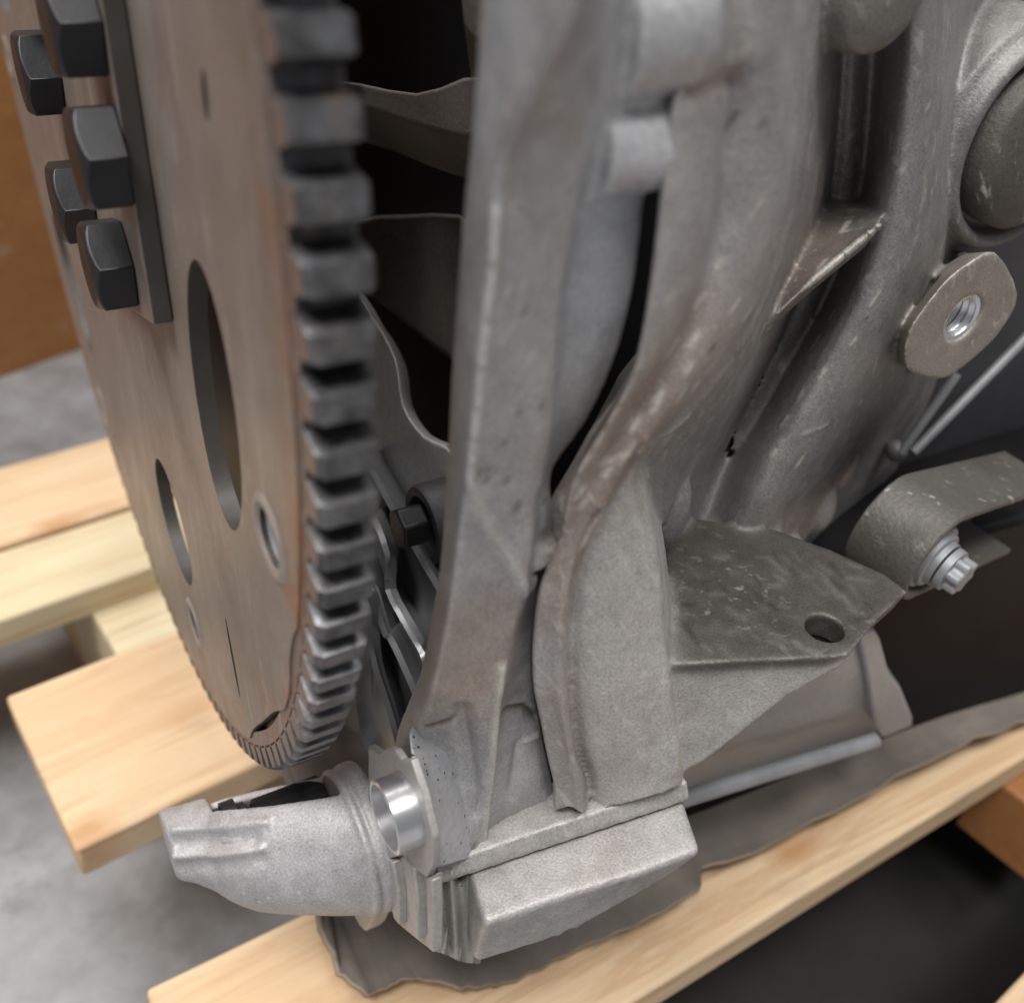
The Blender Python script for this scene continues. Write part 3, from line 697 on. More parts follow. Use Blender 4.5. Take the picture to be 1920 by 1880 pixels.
# ---- seam ledge
ZS = -0.1035
lg = [(812, 1634), (846, 1622), (913, 1600), (965, 1582), (1028, 1561), (1150, 1521), (1270, 1481), (1281, 1474)]
A = smooth_poly([at(x, y - 3, Z=ZS) + Vector((0, -.0016, -.0006)) for x, y in lg], 3)
V, F = [], []
up = [p + Vector((0, 0.012, 0.0)) for p in A]
V = []; n = len(A)
for p in A: V += [p + Vector((.001, .010, .0026)), p + Vector((0, .001, .0026)), p + Vector((0, -.0004, .0)), p + Vector((0, -.0004, -.0016)), p + Vector((.001, .012, -.0016))]
for i in range(n - 1):
    for k in range(5):
        l = (k + 1) % 5; F.append([i * 5 + k, i * 5 + l, i * 5 + 5 + l, i * 5 + 5 + k])
F.append(list(range(5))); F.append(list(range(n * 5 - 1, n * 5 - 6, -1)))
LOW = [(mesh('seam_ledge', V, F, mat=M['alu_rough'], parent=ENG, bevel=0.0004), (.56, .545, .515))]
V = []; F = []
for p in A: V += [p + Vector((0, .0012, -.0012)), p + Vector((0, .0012, -.0036)), p + Vector((.002, .02, -.0036)), p + Vector((.002, .02, -.0012))]
for i in range(n - 1):
    for k in range(4):
        l = (k + 1) % 4; F.append([i * 4 + k, i * 4 + l, i * 4 + 4 + l, i * 4 + 4 + k])
mesh('gasket', V, F, mat=M['black'], parent=ENG)

# ---- lug below the seam
ZL = -0.1065
tp = [at(x, y, Z=ZL) for x, y in [(876, 1624), (1065, 1562), (1281, 1494), (1300, 1550), (1313, 1592), (1196, 1640), (1065, 1679), (909, 1733), (897, 1722)]]
T = [at(x, y, Z=ZL) for x, y in [(909, 1733), (987, 1706), (1065, 1679), (1130, 1660), (1196, 1640), (1313, 1594)]]
A0, A1, RR_ = tp[0], tp[2], tp[3]
ln = (T[5] - T[0]).cross(Vector((0, .15, -1))).normalized()
Bm = [at_pl(x, y, T[0], ln) for x, y in [(889, 1806), (972, 1781), (1065, 1752), (1150, 1703), (1233, 1657), (1313, 1604)]]
dn = lambda p, h: p + Vector((0, 0, -h))
V = [A0] + T + [RR_, A1, dn(A0, .02)] + Bm + [dn(RR_, .003), dn(A1, .003)]
F = [list(range(9)), [9] + list(range(10, 16)) + [16, 17]][:2]
F[1] = F[1][::-1]
F += [[1 + i, 2 + i, 11 + i, 10 + i] for i in range(5)] + [[0, 1, 10, 9], [6, 7, 16, 15], [7, 8, 17, 16], [8, 0, 9, 17]]
LUGO = o = mesh('mounting_lug', V, F, mat=M['alu_rough'], parent=ENG, bevel=0.0011, seg=3)

# ---- fluted corner below the mount plate
C0 = pts('X', [(795, 1640), (800, 1700), (806, 1782)], .0182)
C1 = pts('X', [(812, 1646), (818, 1700), (830, 1790)], .0185)
C2 = pts('X', [(826, 1646), (832, 1700), (842, 1794)], .0222)
C3 = pts('X', [(846, 1636), (850, 1700), (858, 1803)], .0217)
C4 = pts('X', [(858, 1650), (866, 1710), (872, 1806)], .0255)
C5 = pts('X', [(880, 1640), (896, 1725), (888, 1808)], .0262)
C6 = pts('X', [(892, 1640), (915, 1735), (900, 1808)], .033)
loft('fluted_corner', [C0, C1, C2, C3, C4, C5, C6], 8, [.5, .3, .2, .3, .2, .4, .5], .01, (.6, .8, 0), mat=M['alu_rough'], parent=ENG)

# ---- starter mount boss, ribs at the bottom of the bell flange
B0 = pts('X', [(772, 1425), (790, 1490), (809, 1569), (812, 1630)], .0166)
B1 = pts('X', [(800, 1412), (820, 1480), (838, 1560), (842, 1622)], .0200)
B2 = pts('X', [(850, 1405), (862, 1470), (876, 1550), (878, 1610)], .0255)
B3 = pts('X', [(868, 1400), (880, 1470), (892, 1550), (893, 1604)], .0288)
loft('starter_boss', [B0, B1, B2, B3], 10, [.6, .1, .2, .3], .008, (.3, .9, 0), mat=M['alu_porous'], parent=ENG)
o = prism('casting_pad', [at(x, y, Y=-.1392) for x, y in [(948, 1335), (1005, 1350), (1016, 1420), (1030, 1488), (1022, 1545), (925, 1580), (930, 1500), (938, 1430), (940, 1370)]], (0.002, .006, 0), mat=M['alu_porous'], parent=ENG, bevel=.0008, seg=3); BELL.append((o, (.55, .55, .56)))
# lighter bits at the tip of the slot
o = prism('casting_step', [at(x, y, Y=-.1425) for x, y in [(1004, 1030), (1056, 1030), (1056, 1045), (1040, 1062), (1004, 1080)]], (0.001, .005, 0), mat=M['alu_rough'], parent=ENG, bevel=.0008); BELL.append((o, (.58, .57, .55)))
o = prism('casting_step', [at(x, y, Y=-.1415) for x, y in [(1006, 920), (1012, 905), (1028, 915), (1032, 995), (1002, 1002)]], (0.001, .005, 0), mat=M['alu_rough'], parent=ENG, bevel=.0008); BELL.append((o, (.58, .57, .55)))
o = prism('casting_step', [at(x, y, Y=-.1418) for x, y in [(993, 1082), (1014, 1078), (1008, 1110), (990, 1122)]], (0.001, .005, 0), mat=M['alu_rough'], parent=ENG, bevel=.0008); BELL.append((o, (.58, .57, .55)))

# ---- slot, web and tube on the block side
t_d = lambda a_, b2: [(-130, a_), (300, a_), (1000, b2)]
Dl = [
 line('Y', [(1510, -130), (1512, 0), (1504, 130), (1493, 279), (1478, 391), (1454, 484), (1428, 558), (1395, 635), (1310, 742), (1215, 845), (1208, 960)], [(-130, -.131), (560, -.131), (700, -.138), (1000, -.136)]),
 line('Y', [(1560, -130), (1560, 0), (1555, 130), (1545, 290), (1530, 391), (1500, 484), (1462, 558), (1425, 640), (1372, 742), (1300, 850), (1250, 985)], [(-130, -.112), (300, -.110), (520, -.114), (680, -.128), (850, -.128), (1000, -.122)]),
 line('Y', [(1612, -130), (1612, 0), (1608, 143), (1595, 300), (1575, 400), (1545, 500), (1495, 600), (1452, 670), (1396, 777), (1340, 880), (1298, 1000)], [(-130, -.088), (330, -.088), (520, -.090), (800, -.094), (1000, -.106)]),
 line('Y', [(1680, -130), (1675, 0), (1668, 143), (1650, 300), (1632, 400), (1602, 500), (1560, 600), (1515, 680), (1455, 790), (1395, 900), (1345, 1020)], [(-130, -.116), (1000, -.117)]),
 line('Y', [(1730, -130), (1725, 0), (1718, 143), (1705, 300), (1692, 400), (1665, 500), (1620, 610), (1570, 710), (1505, 830), (1445, 930), (1405, 1035)], [(-130, -.1225), (1000, -.1225)]),
 line('Y', [(1778, -130), (1775, 0), (1772, 143), (1768, 306), (1762, 420), (1735, 530), (1690, 650), (1638, 730), (1575, 845), (1520, 930), (1474, 1042)], [(-130, -.116), (1000, -.116)]),
 line('Y', [(1805, -130), (1800, 0), (1795, 150), (1790, 306), (1792, 440), (1768, 560), (1722, 690), (1668, 770), (1605, 880), (1552, 965), (1508, 1050)], [(-130, -.098), (1000, -.098)]),
 line('Y', [(1900, -130), (1880, 0), (1850, 150), (1830, 300), (1825, 440), (1800, 570), (1770, 700), (1730, 800), (1680, 900), (1630, 990), (1570, 1065)], [(-130, -.086), (999, -.088)]),
]
BLOCK.append((loft('water_jacket', Dl, 26, [.3, 0, 0, 0, 0, 0, 0, .4], .016, (.2, 1, -.1), mat=M['alu_mid'], parent=ENG), (.345, .335, .325)))
Wl = [line('Y', [(1478, 330), (1540, 318), (1600, 318), (1662, 340)], [(0, -.090), (999, -.090)]),
      line('Y', [(1440, 490), (1500, 425), (1570, 385), (1652, 385)], [(0, -.109), (999, -.109)]),
      line('Y', [(1384, 652), (1415, 632), (1527, 526), (1658, 415)], [(0, -.1245), (999, -.1245)])]
BLOCK.append((loft('web_plate', Wl, 14, [.3, 0, .5], .009, (.15, .45, -.85), mat=M['alu_dark'], parent=ENG), (.20, .185, .165)))
# solid metal behind the steep walls
fa = [p.lerp(q, .72) + Vector((.004, .0085, 0)) for p, q in zip(L7b, resample(L8, 24))]; fb_ = [p + Vector((-.0005, .0030, 0)) for p in Dl[0]]
BLOCK.append((prism('core', fa + fb_[::-1], (.018, .026, 0), parent=ENG), (.30, .29, .27)))
fa = [p + Vector((.009, .012, 0)) for p in Dl[3]]; fb_ = [p + Vector((0, .010, 0)) for p in Dl[5]]
BLOCK.append((prism('core', fa + fb_[::-1], (.0, .030, 0), parent=ENG), (.30, .29, .27)))
fa = [p + Vector((.004, .040, 0)) for p in Dl[1]]; fb_ = [p + Vector((.004, .036, 0)) for p in Dl[3]]
BLOCK.append((prism('core', fa + fb_[::-1], (.0, .030, 0), parent=ENG), (.28, .27, .26)))
BLOCK.append((tube('core', [p + Vector((0, .0065, 0)) for p in Dl[2]], .0062, 12, parent=ENG), (.28, .27, .26)))
BLOCK.append((tube('core', [p + Vector((.0005, .0052, 0)) for p in resample(L8, 30)[:20]], .0042, 12, parent=ENG), (.42, .40, .385)))
BLOCK.append((tube('core', [p + Vector((.001, .0050, 0)) for p in resample(Dl[0], 30)[:20]], .0042, 12, parent=ENG), (.36, .345, .335)))
# ---- shelf ear with a hole
ZE = -0.0685
sh = [(1240, 1000), (1247, 1090), (1256, 1246), (1330, 1242.5), (1400, 1239), (1490, 1235), (1560, 1232), (1592, 1226), (1614, 1200), (1650, 1156), (1703, 1108), (1660, 1075), (1560, 1030), (1450, 990), (1300, 970)]
o = prism('shelf_ear', [at(x, y, Z=ZE) for x, y in sh], (0, .0016, -.0060), mat=M['alu_dark'], parent=ENG)
hc = at(1547, 1176, Z=ZE); EARCUT = lathe('c', hc + Vector((0, 0, -.02)), (0, 0, 1), [(0, .0036), (.04, .0036)], 28)
cut(o, EARCUT); bake(o); bpy.data.objects.remove(EARCUT); BLOCK.append((o, (.13, .122, .108)))  # ear surface set darker than the castings beside it
lathe('hole_shade_disc', hc + Vector((.001, .0012, -.0064)), (0, 0, 1), [(0, .0050), (.0004, .0050)], 24, mat=M['black'], parent=ENG)  # added black disc, paints the darkness below the ear hole
# fillet blobs where tube meets shelf
def blob(name, c, rx, ry, rz, mat, rot=(0, 0, 0)):
    bm = bmesh.new(); bmesh.ops.create_uvsphere(bm, u_segments=28, v_segments=18, radius=1)
    bmesh.ops.scale(bm, vec=(rx, ry, rz), verts=bm.verts)
    me = bpy.data.meshes.new(name); bm.to_mesh(me); bm.free()
    o = link(name, me, mat=mat, parent=ENG, smooth=180); o.location = c; o.rotation_euler = rot; return o
o = blob('casting_foot', at(1385, 1015, Y=-.115), .0105, .008, .0075, M['alu_mid']); BLOCK.append((o, (.36, .35, .335)))
for c_, r_ in ((at(1342, 1034, Y=-.1165), (.0062, .005, .0050)), (at(1574, 872, Y=-.1015), (.0042, .004, .0075)), (at(1533, 952, Y=-.1045), (.0045, .004, .0080)), (at(1460, 1022, Y=-.113), (.006, .005, .004)), (at(1245, 950, Y=-.119), (.005, .005, .010)), (at(1368, 836, Y=-.0945), (.0055, .0065, .0095)), (at(1412, 745, Y=-.0925), (.005, .006, .0095))):
    BLOCK.append((blob('casting_foot', c_, *r_, M['alu_mid']), (.36, .355, .35)))
bpy.context.view_layer.update()
# gusset below the shelf
g0, g1 = at(1256, 1246, Z=ZE - .0008) + Vector((0, .0000, 0)), at(1560, 1232, Z=ZE - .0008)
gn = (g1 - g0).cross(Vector((0, 0, 1))).normalized()
gp = [(1256, 1246), (1400, 1239), (1560, 1232), (1600, 1236), (1562, 1260), (1480, 1305), (1400, 1368), (1320, 1430), (1276, 1452)]
o = prism('gusset', [at_pl(x, y, g0, gn) for x, y in gp], Vector((.0015, .003, 0)), mat=M['alu_rough'], parent=ENG, bevel=.0004, seg=3)
BLOCK.append((o, (.58, .565, .54)))
# sump side, rail, end flange
S0 = line('Y', [(1270, 1180), (1420, 1180), (1560, 1180), (1640, 1180)], [(0, -.127), (2000, -.127)])
S1 = line('Y', [(1270, 1300), (1420, 1290), (1560, 1270), (1632, 1250)], [(0, -.1285), (2000, -.1285)])
S2 = line('Y', [(1275, 1420), (1420, 1390), (1560, 1350), (1640, 1325)], [(0, -.127), (2000, -.127)])
S3 = line('Y', [(1280, 1490), (1420, 1448), (1560, 1405), (1645, 1378)], [(0, -.118), (2000, -.118)])
S4 = line('Y', [(1280, 1520), (1420, 1470), (1560, 1425), (1650, 1396)], [(0, -.100), (2000, -.100)])
loft('oil_sump', [S0, S1, S2, S3, S4], 10, [.5, 0, .1, .1, .5], .004, (0, 1, 0), mat=M['alu_clean'], parent=ENG)
tube('sump_rail', [at(1270, 1500, Y=-.133), at(1640, 1388, Y=-.133)], .0021, 16, mat=M['zinc'], parent=ENG)
E0 = [(1612, 1190), (1640, 1180), (1652, 1200), (1668, 1262), (1690, 1290), (1712, 1345), (1712, 1362), (1655, 1385), (1640, 1360), (1625, 1270)]
prism('sump_flange', [at(x, y, Y=-.130) for x, y in E0], (.004, .012, 0), mat=M['alu_clean'], parent=ENG, bevel=.001, seg=3)
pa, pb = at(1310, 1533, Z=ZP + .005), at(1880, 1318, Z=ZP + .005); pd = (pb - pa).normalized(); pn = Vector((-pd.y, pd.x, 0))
prism('dark_void_box', [pa - pd * .03, pa + pd * .5, pa + pd * .5 + pn * .16, pa - pd * .03 + pn * .16], (0, 0, .086), mat=M['black'], parent=ENG, bevel=.002)  # added black box, paints the unlit void under the engine
# ---- right hand side: dark cover, threaded lug, tubes, bracket with torx bolt, round housing
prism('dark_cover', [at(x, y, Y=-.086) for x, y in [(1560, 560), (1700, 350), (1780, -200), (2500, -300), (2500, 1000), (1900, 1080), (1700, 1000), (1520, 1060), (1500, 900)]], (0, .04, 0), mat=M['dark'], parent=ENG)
lugp = [(1868, 473), (1909, 551), (1883, 611), (1845, 655), (1790, 700), (1765, 710), (1741, 708), (1704, 696), (1695, 667), (1704, 622), (1723, 590), (1771, 529), (1816, 493)]
lp = smooth_poly([at(x, y, Y=-.124) for x, y in lugp], 3, True)
o = prism('threaded_lug', lp, (.017, .016, -.009), mat=M['alu_tan'], parent=ENG); LUGP = o
hc = at(1808, 598, Y=-.124); LUGCUT = lathe('c', hc + Vector((0, -.01, 0)), (0, 1, 0), [(0, .0049), (.05, .0049)], 32)
cut(LUGP, LUGCUT); bake(LUGP); bpy.data.objects.remove(LUGCUT); BLOCK.append((LUGP, (.36, .33, .29)))
blob_ = blob('casting_foot', at(1745, 590, Y=-.103), .011, .009, .014, M['alu_mid']); bpy.context.view_layer.update(); BLOCK.append((blob_, (.30, .29, .27)))
lathe('thread_insert', hc, (0, 1, 0), [(0.0008 + .0008 * i, .0047 if i % 2 else .0040) for i in range(7)] + [(.0062, .0050), (.0006, .0050)], 32, closed=False, mat=M['bright'], parent=ENG, smooth=30)
for (a_, b2, r) in (((1688, 850), (1795, 700), .0012), ((1712, 848), (1980, 575), .0013)):
    tube('oil_pipe', [at(a_[0], a_[1], Y=-.100), at(b2[0], b2[1], Y=-.100)], r, 12, mat=M['zinc'], parent=ENG)
blob('casting_foot', at(1680, 845, Y=-.098), .0028, .003, .0028, M['alu_mid'])
blob('plug', at(1900, 830, Y=-.088), .004, .003, .004, M['black'])

# bracket: open channel, rounded end, with washers and torx bolt
bc = at(1762, 1046, Y=-.140); ax = Vector((-.18, .93, .10)).normalized()
uu = Vector((0.93, 0.08, -0.27)); uu = (uu - ax * uu.dot(ax)).normalized(); vv = ax.cross(uu)
if vv.z < 0: vv = -vv
def channel(rad, wall, depth, tail, mat, name, back):
    prof = []
    for i in range(19):
        a_ = math.pi / 2 + math.pi * i / 18; prof.append((rad * math.cos(a_), rad * math.sin(a_)))
    outer = [(tail, rad * .95)] + prof + [(tail, -rad * 1.0)]
    r2 = rad - wall
    inner = [(tail, r2 * .95)] + [(r2 * math.cos(math.pi / 2 + math.pi * i / 18), r2 * math.sin(math.pi / 2 + math.pi * i / 18)) for i in range(19)] + [(tail, -r2)]
    V = []; F = []; n = len(outer)
    P = lambda q, h: bc + uu * q[0] + vv * q[1] + ax * h
    for q in outer: V.append(P(q, 0))
    for q in outer: V.append(P(q, depth))
    for q in inner: V.append(P(q, 0))
    for q in inner: V.append(P(q, depth * .8))
    for i in range(n - 1):
        F += [[i, i + 1, n + i + 1, n + i], [i, 2 * n + i, 2 * n + i + 1, i + 1], [2 * n + i, 3 * n + i, 3 * n + i + 1, 2 * n + i + 1]]
    F.append([3 * n + i for i in range(n)]); F.append([n + i for i in range(n)][::-1])
    F.append([0, n, 3 * n, 2 * n]); F.append([n - 1, 3 * n - 1, 4 * n - 1, 2 * n - 1])
    return mesh(name, V, F, mat=mat, parent=ENG, bevel=.0005, smooth=40)
BR = channel(.0114, .0017, .0155, .06, M['alu_dark'], 'bracket', 0)
BR['label'] = 'dark rounded bracket held by a grey torx bolt'
wc = bc + ax * .0018 + uu * .0022 - vv * .0016
lathe('washer', wc, -ax, [(-.008, .0080), (0, .0080), (0.0004, .0077), (.0004, .0068), (.0014, .0066), (.0017, .0062), (.0017, .0054), (.003, .0052), (.003, 0.003)], 40, mat=M['zinc'], parent=BR, smooth=35)
tb = wc - ax * .0035; V = []; F = []
star = []
for i in range(48):
    a_ = 2 * math.pi * i / 48; r = .0037 + .0006 * math.cos(6 * a_); star.append(tb + (uu * math.cos(a_) + vv * math.sin(a_)) * r)
prism('torx_bolt', star, -ax * .0046, mat=M['zinc'], parent=BR, bevel=.0005, seg=2)
lathe('bolt_collar', tb, -ax, [(0, .0050), (.0016, .0049), (.0018, .0036)], 32, mat=M['zinc'], parent=BR)

# round housing top right
hc = at(2010, 300, Y=-.118)
o = lathe('round_housing', hc + Vector((0, .03, 0)), (0, -1, 0), [(0, .0240), (.0165, .0240), (.018, .0222), (.0205, .0214), (.0212, .0200), (.0205, .0187), (.017, .0178), (.017, .002)], 64, mat=M['alu_mid'], parent=ENG, smooth=50); BLOCK.append((o, (.25, .245, .235)))
lathe('round_cover', hc + Vector((0, .03, 0)), (0, -1, 0), [(.010, .0165), (.0225, .0165), (.024, .015), (.024, .002)], 56, mat=M['alu_dark'], parent=ENG, smooth=50)
o = lathe('side_boss', at(1640, -30, Y=-.120), Vector((0.1, -.95, -.1)), [(-.03, .0098), (0, .0098), (.003, .0090), (.0045, .006), (.005, .001)], 40, mat=M['alu_mid'], parent=ENG, smooth=60); BLOCK.append((o, (.28, .27, .25)))

bell_strokes = [
  ([(930, 400), (922, 521), (909, 600), (894, 749), (886, 830), (881, 898), (898, 954), (920, 1002), (954, 1047), (975, 1085), (984, 1112)], .0007, .0006, (.66, .66, .65)),
  ([(940, 1250), (930, 1330), (922, 1400), (914, 1480), (906, 1545), (902, 1588)], .0007, .0010, (.66, .64, .59)),
  ([(866, 1330), (875, 1400), (884, 1470), (895, 1530)], .0014, -.0014, None),
  ([(800, 1364), (840, 1353), (876, 1340)], .0006, -.0007, (.25, .23, .2)),
  ([(946, 1332), (985, 1324), (1008, 1342)], .0007, -.0009, (.22, .2, .17)),
  ([(972, 1395), (966, 1440), (960, 1475)], .0009, -.0007, None),
  ([(978, 1390), (1006, 1378), (1016, 1372)], .0006, .0006, (.68, .68, .66)),
  ([(1075, 372), (1052, 520), (1037, 650), (1027, 800), (1010, 905)], .0008, .0004, None)]
rc = random.Random(3)
for _ in range(46):
    x = rc.uniform(885, 1030); y = rc.uniform(380, 1000)
    if _ > 30: x = rc.uniform(760, 900); y = rc.uniform(1430, 1600)
    l = rc.uniform(3, 12); bell_strokes.append(([(x, y), (x - l * .7, y + l)], rc.uniform(.00025, .0006), rc.uniform(-.0001, .0001), rc.choice([(.62, .61, .59), (.60, .6, .6), (.27, .25, .23)])))
bell_patches = [(1140, 420, .006, (.62, .64, .68), .9), (1120, 560, .007, (.62, .64, .68), .9), (1085, 700, .007, (.56, .565, .57), .8), (1170, 260, .006, (.66, .665, .68), .9), (1200, 40, .008, (.60, .60, .61), .8), (990, 60, .010, (.58, .6, .64), .8),  # cleaner bluish metal, lightened in colour where web and bosses get little light
  (890, 1180, .010, (.50, .42, .36), .8), (880, 1270, .008, (.52, .40, .32), .8), (850, 1330, .008, (.48, .42, .37), .6), (990, 1440, .005, (.66, .66, .66), .8), (985, 1250, .004, (.58, .585, .59), .8), (870, 1560, .006, (.6, .6, .61), .6)]
BB = fuse('bell_housing', BELL, .00050, 5, M['fuse_bell'], ENG, 10, (), bell_strokes, bell_patches)
block_strokes = [
  ([(1255, 182), (1300, 172), (1345, 160), (1380, 148)], .0012, -.0006, (.40, .34, .30)),
  ([(1192, 853), (1158, 916), (1121, 972), (1091, 1028), (1077, 1091), (1067, 1158), (1066, 1300), (1080, 1403), (1098, 1450)], .0010, -.0009, None),
  ([(1410, 634), (1524, 528), (1653, 420)], .0009, .0006, (.36, .34, .31)),
  ([(1130, 868), (1190, 850), (1250, 812), (1290, 780)], .0005, .0003, (.60, .56, .5)),
  ([(1460, 830), (1510, 812), (1552, 795)], .0005, .0002, (.52, .5, .46))]
chips = [(1310, 565, 24), (1378, 574, 22), (1262, 650, 26), (1300, 640, 20), (1292, 692, 14), (1332, 690, 16), (1304, 725, 16), (1278, 742, 22), (1235, 745, 14), (1190, 796, 20), (1228, 766, 12), (1176, 850, 30), (1140, 885, 16), (1088, 925, 18), (1092, 945, 12),
  (1395, 100, 26), (1420, 390, 24), (1400, 590, 20), (1345, 500, 14), (1255, 560, 12), (1620, 525, 18), (1640, 560, 22), (1560, 590, 12), (1530, 640, 20), (1540, 700, 14), (1600, 640, 10), (1470, 790, 16), (1500, 740, 12), (1450, 850, 10), (1500, 865, 14), (1585, 425, 20), (1540, 500, 22), (1600, 250, 8), (1690, 320, 10), (1740, 200, 9)]
for x, y, l in chips: block_strokes.append(([(x + l * .35, y - l * .5), (x - l * .35, y + l * .5)], .0005, .00012, (.66, .63, .56)))
for _ in range(70):
    x = rc.uniform(1285, 1660); y = rc.uniform(1040, 1225); l = rc.uniform(6, 22)
    q = rc.uniform(-.2, .9); block_strokes.append(([(x - l * .6, y - l * q), (x + l * .6, y + l * q)], rc.uniform(.0003, .0009), 0, rc.choice([(.18, .17, .15), (.16, .15, .135), (.09, .085, .078), (.21, .20, .18)])))
for _ in range(40):
    x = rc.uniform(1270, 1700); y = rc.uniform(120, 820); l = rc.uniform(3, 12)
    block_strokes.append(([(x + l * .4, y - l * .5), (x - l * .4, y + l * .5)], rc.uniform(.0002, .0005), 0, rc.choice([(.5, .48, .44), (.42, .41, .39), (.16, .15, .14)])))
block_patches = [(1300, 620, .006, (.36, .285, .24), .6), (1220, 745, .007, (.35, .265, .22), .8), (1170, 850, .006, (.36, .275, .23), .85), (1110, 950, .006, (.37, .29, .245), .85), (1060, 1060, .006, (.38, .31, .265), .8), (1040, 1150, .006, (.42, .36, .32), .7),
  (1690, 350, .007, (.42, .42, .43), .7), (1150, 1250, .012, (.64, .62, .585), .6), (1200, 1440, .008, (.60, .57, .52), .5)]
EB = fuse('engine_block', BLOCK, .00055, 6, M['fuse_block'], ENG, 14, (), block_strokes, block_patches)
EB['label'] = 'beige grey cast engine block with a tube, a shelf-like ear and a threaded lug'
SL = fuse('seam_ledge', LOW, .00045, 3, M['fuse_block'], ENG)
LG = fuse('mounting_lug', [(LUGO, (.57, .555, .54))], .00055, 6, M['fuse_block'], ENG)
# ---- inside of the bell: rear cover, bulge, bolt, bright baffle
prism('rear_shade_wall', [Vector((.034, -.042, .16)), Vector((.034, .18, .16)), Vector((.034, .18, -.17)), Vector((.034, -.00, -.17)), Vector((.034, -.042, -.08))], (.01, 0, 0), mat=M['black'], parent=ENG)  # black wall painting the shade behind the plate holes
prism('rear_shade_wall', [Vector((.074, -.118, .16)), Vector((.074, .10, .16)), Vector((.074, .10, -.15)), Vector((.074, -.10, -.15))], (.004, 0, 0), mat=M['black'], parent=ENG)  # black wall painting the deep shade inside the bell
def rear(name, lst, X, mat, th=.02, bev=.002):
    return prism(name, smooth_poly([at(x, y, X=X) for x, y in lst], 3, True), Vector((.44, .72, -.52)) * th, mat=mat, parent=ENG, bevel=bev, seg=3)
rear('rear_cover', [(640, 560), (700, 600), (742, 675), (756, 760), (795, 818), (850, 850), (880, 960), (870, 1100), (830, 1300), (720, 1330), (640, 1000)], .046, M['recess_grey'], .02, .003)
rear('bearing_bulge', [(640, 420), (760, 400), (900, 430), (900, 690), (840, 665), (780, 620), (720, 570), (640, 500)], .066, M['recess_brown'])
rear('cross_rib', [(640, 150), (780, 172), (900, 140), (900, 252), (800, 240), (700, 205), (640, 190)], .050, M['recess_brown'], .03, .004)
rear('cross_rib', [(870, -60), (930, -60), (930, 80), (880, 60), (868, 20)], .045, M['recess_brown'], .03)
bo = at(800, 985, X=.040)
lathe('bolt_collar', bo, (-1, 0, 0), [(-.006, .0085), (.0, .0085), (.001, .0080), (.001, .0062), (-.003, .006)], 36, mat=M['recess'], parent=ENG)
hx = [at(792, 980, X=.036) + Vector((0, .0042 * math.cos(math.pi / 3 * i + .4), .0042 * math.sin(math.pi / 3 * i + .4))) for i in range(6)]
prism('hex_bolt', hx, (-.0052, 0, 0), mat=M['bolt'], parent=ENG, bevel=.0005)
def strip(name, a_, b2, mat=M['sheet'], th=.0006, rev=False):
    V, F = [], []; A_ = smooth_poly(a_, 4); B_ = resample(smooth_poly(b2, 4), len(A_)); n = len(A_)
    for p, q in zip(A_, B_):
        mid = p.lerp(q, .5) + Vector((.0012, 0, 0)); V += [p, mid, q]
    for i in range(n - 1):
        for k in (0, 1): F.append([i * 3 + k, i * 3 + k + 1, i * 3 + 4 + k, i * 3 + 3 + k])
    o = mesh(name, V, F, mat=mat, parent=ENG, smooth=60)
    s = o.modifiers.new('s', 'SOLIDIFY'); s.thickness = th; s.offset = 0
    return o
for X_, mt_, lst in (
  (.0365, M['sheet_dark'], [(680, 850), (697, 872), (748, 962), (805, 1060), (842, 1130), (858, 1240), (810, 1310), (764, 1185), (732, 1105), (728, 1040), (700, 965), (675, 940)]),
  (.0310, M['sheet'], [(684, 970), (696, 966), (704, 964), (731, 1036), (731, 1103), (769, 1177), (808, 1252), (800, 1340), (752, 1270), (723, 1180), (705, 1100), (680, 1040)]),
  (.0265, M['sheet'], [(676, 1050), (684, 1050), (692, 1075), (724, 1180), (736, 1192), (764, 1250), (800, 1345), (785, 1400), (756, 1440), (735, 1380), (705, 1330), (684, 1220)]),
  (.0225, M['sheet_dark'], [(680, 1130), (694, 1140), (700, 1205), (712, 1260), (735, 1330), (756, 1420), (730, 1450), (690, 1400), (672, 1280)])):
    P = smooth_poly([at(x, y, X=X_) for x, y in lst], 3, True)
    c_ = sum(P, Vector()) / len(P); V, F = [], []; n = len(P)
    for q, dx in ((1.0, 0.020), (1.0, 0.0), (.93, -.0010), (.74, .0014)): V += [c_ + (p - c_) * q + Vector((dx, dx * 1.5 if dx > .01 else 0, -dx * 1.15 if dx > .01 else 0)) for p in P]
    for k in range(3):
        for i in range(n):
            j = (i + 1) % n; F.append([k * n + i, k * n + j, k * n + n + j, k * n + n + i])
    F.append([3 * n + i for i in range(n)]); F.append([i for i in range(n)][::-1])
    mesh('baffle_sheet', V, F, mat=mt_, parent=ENG, smooth=50)
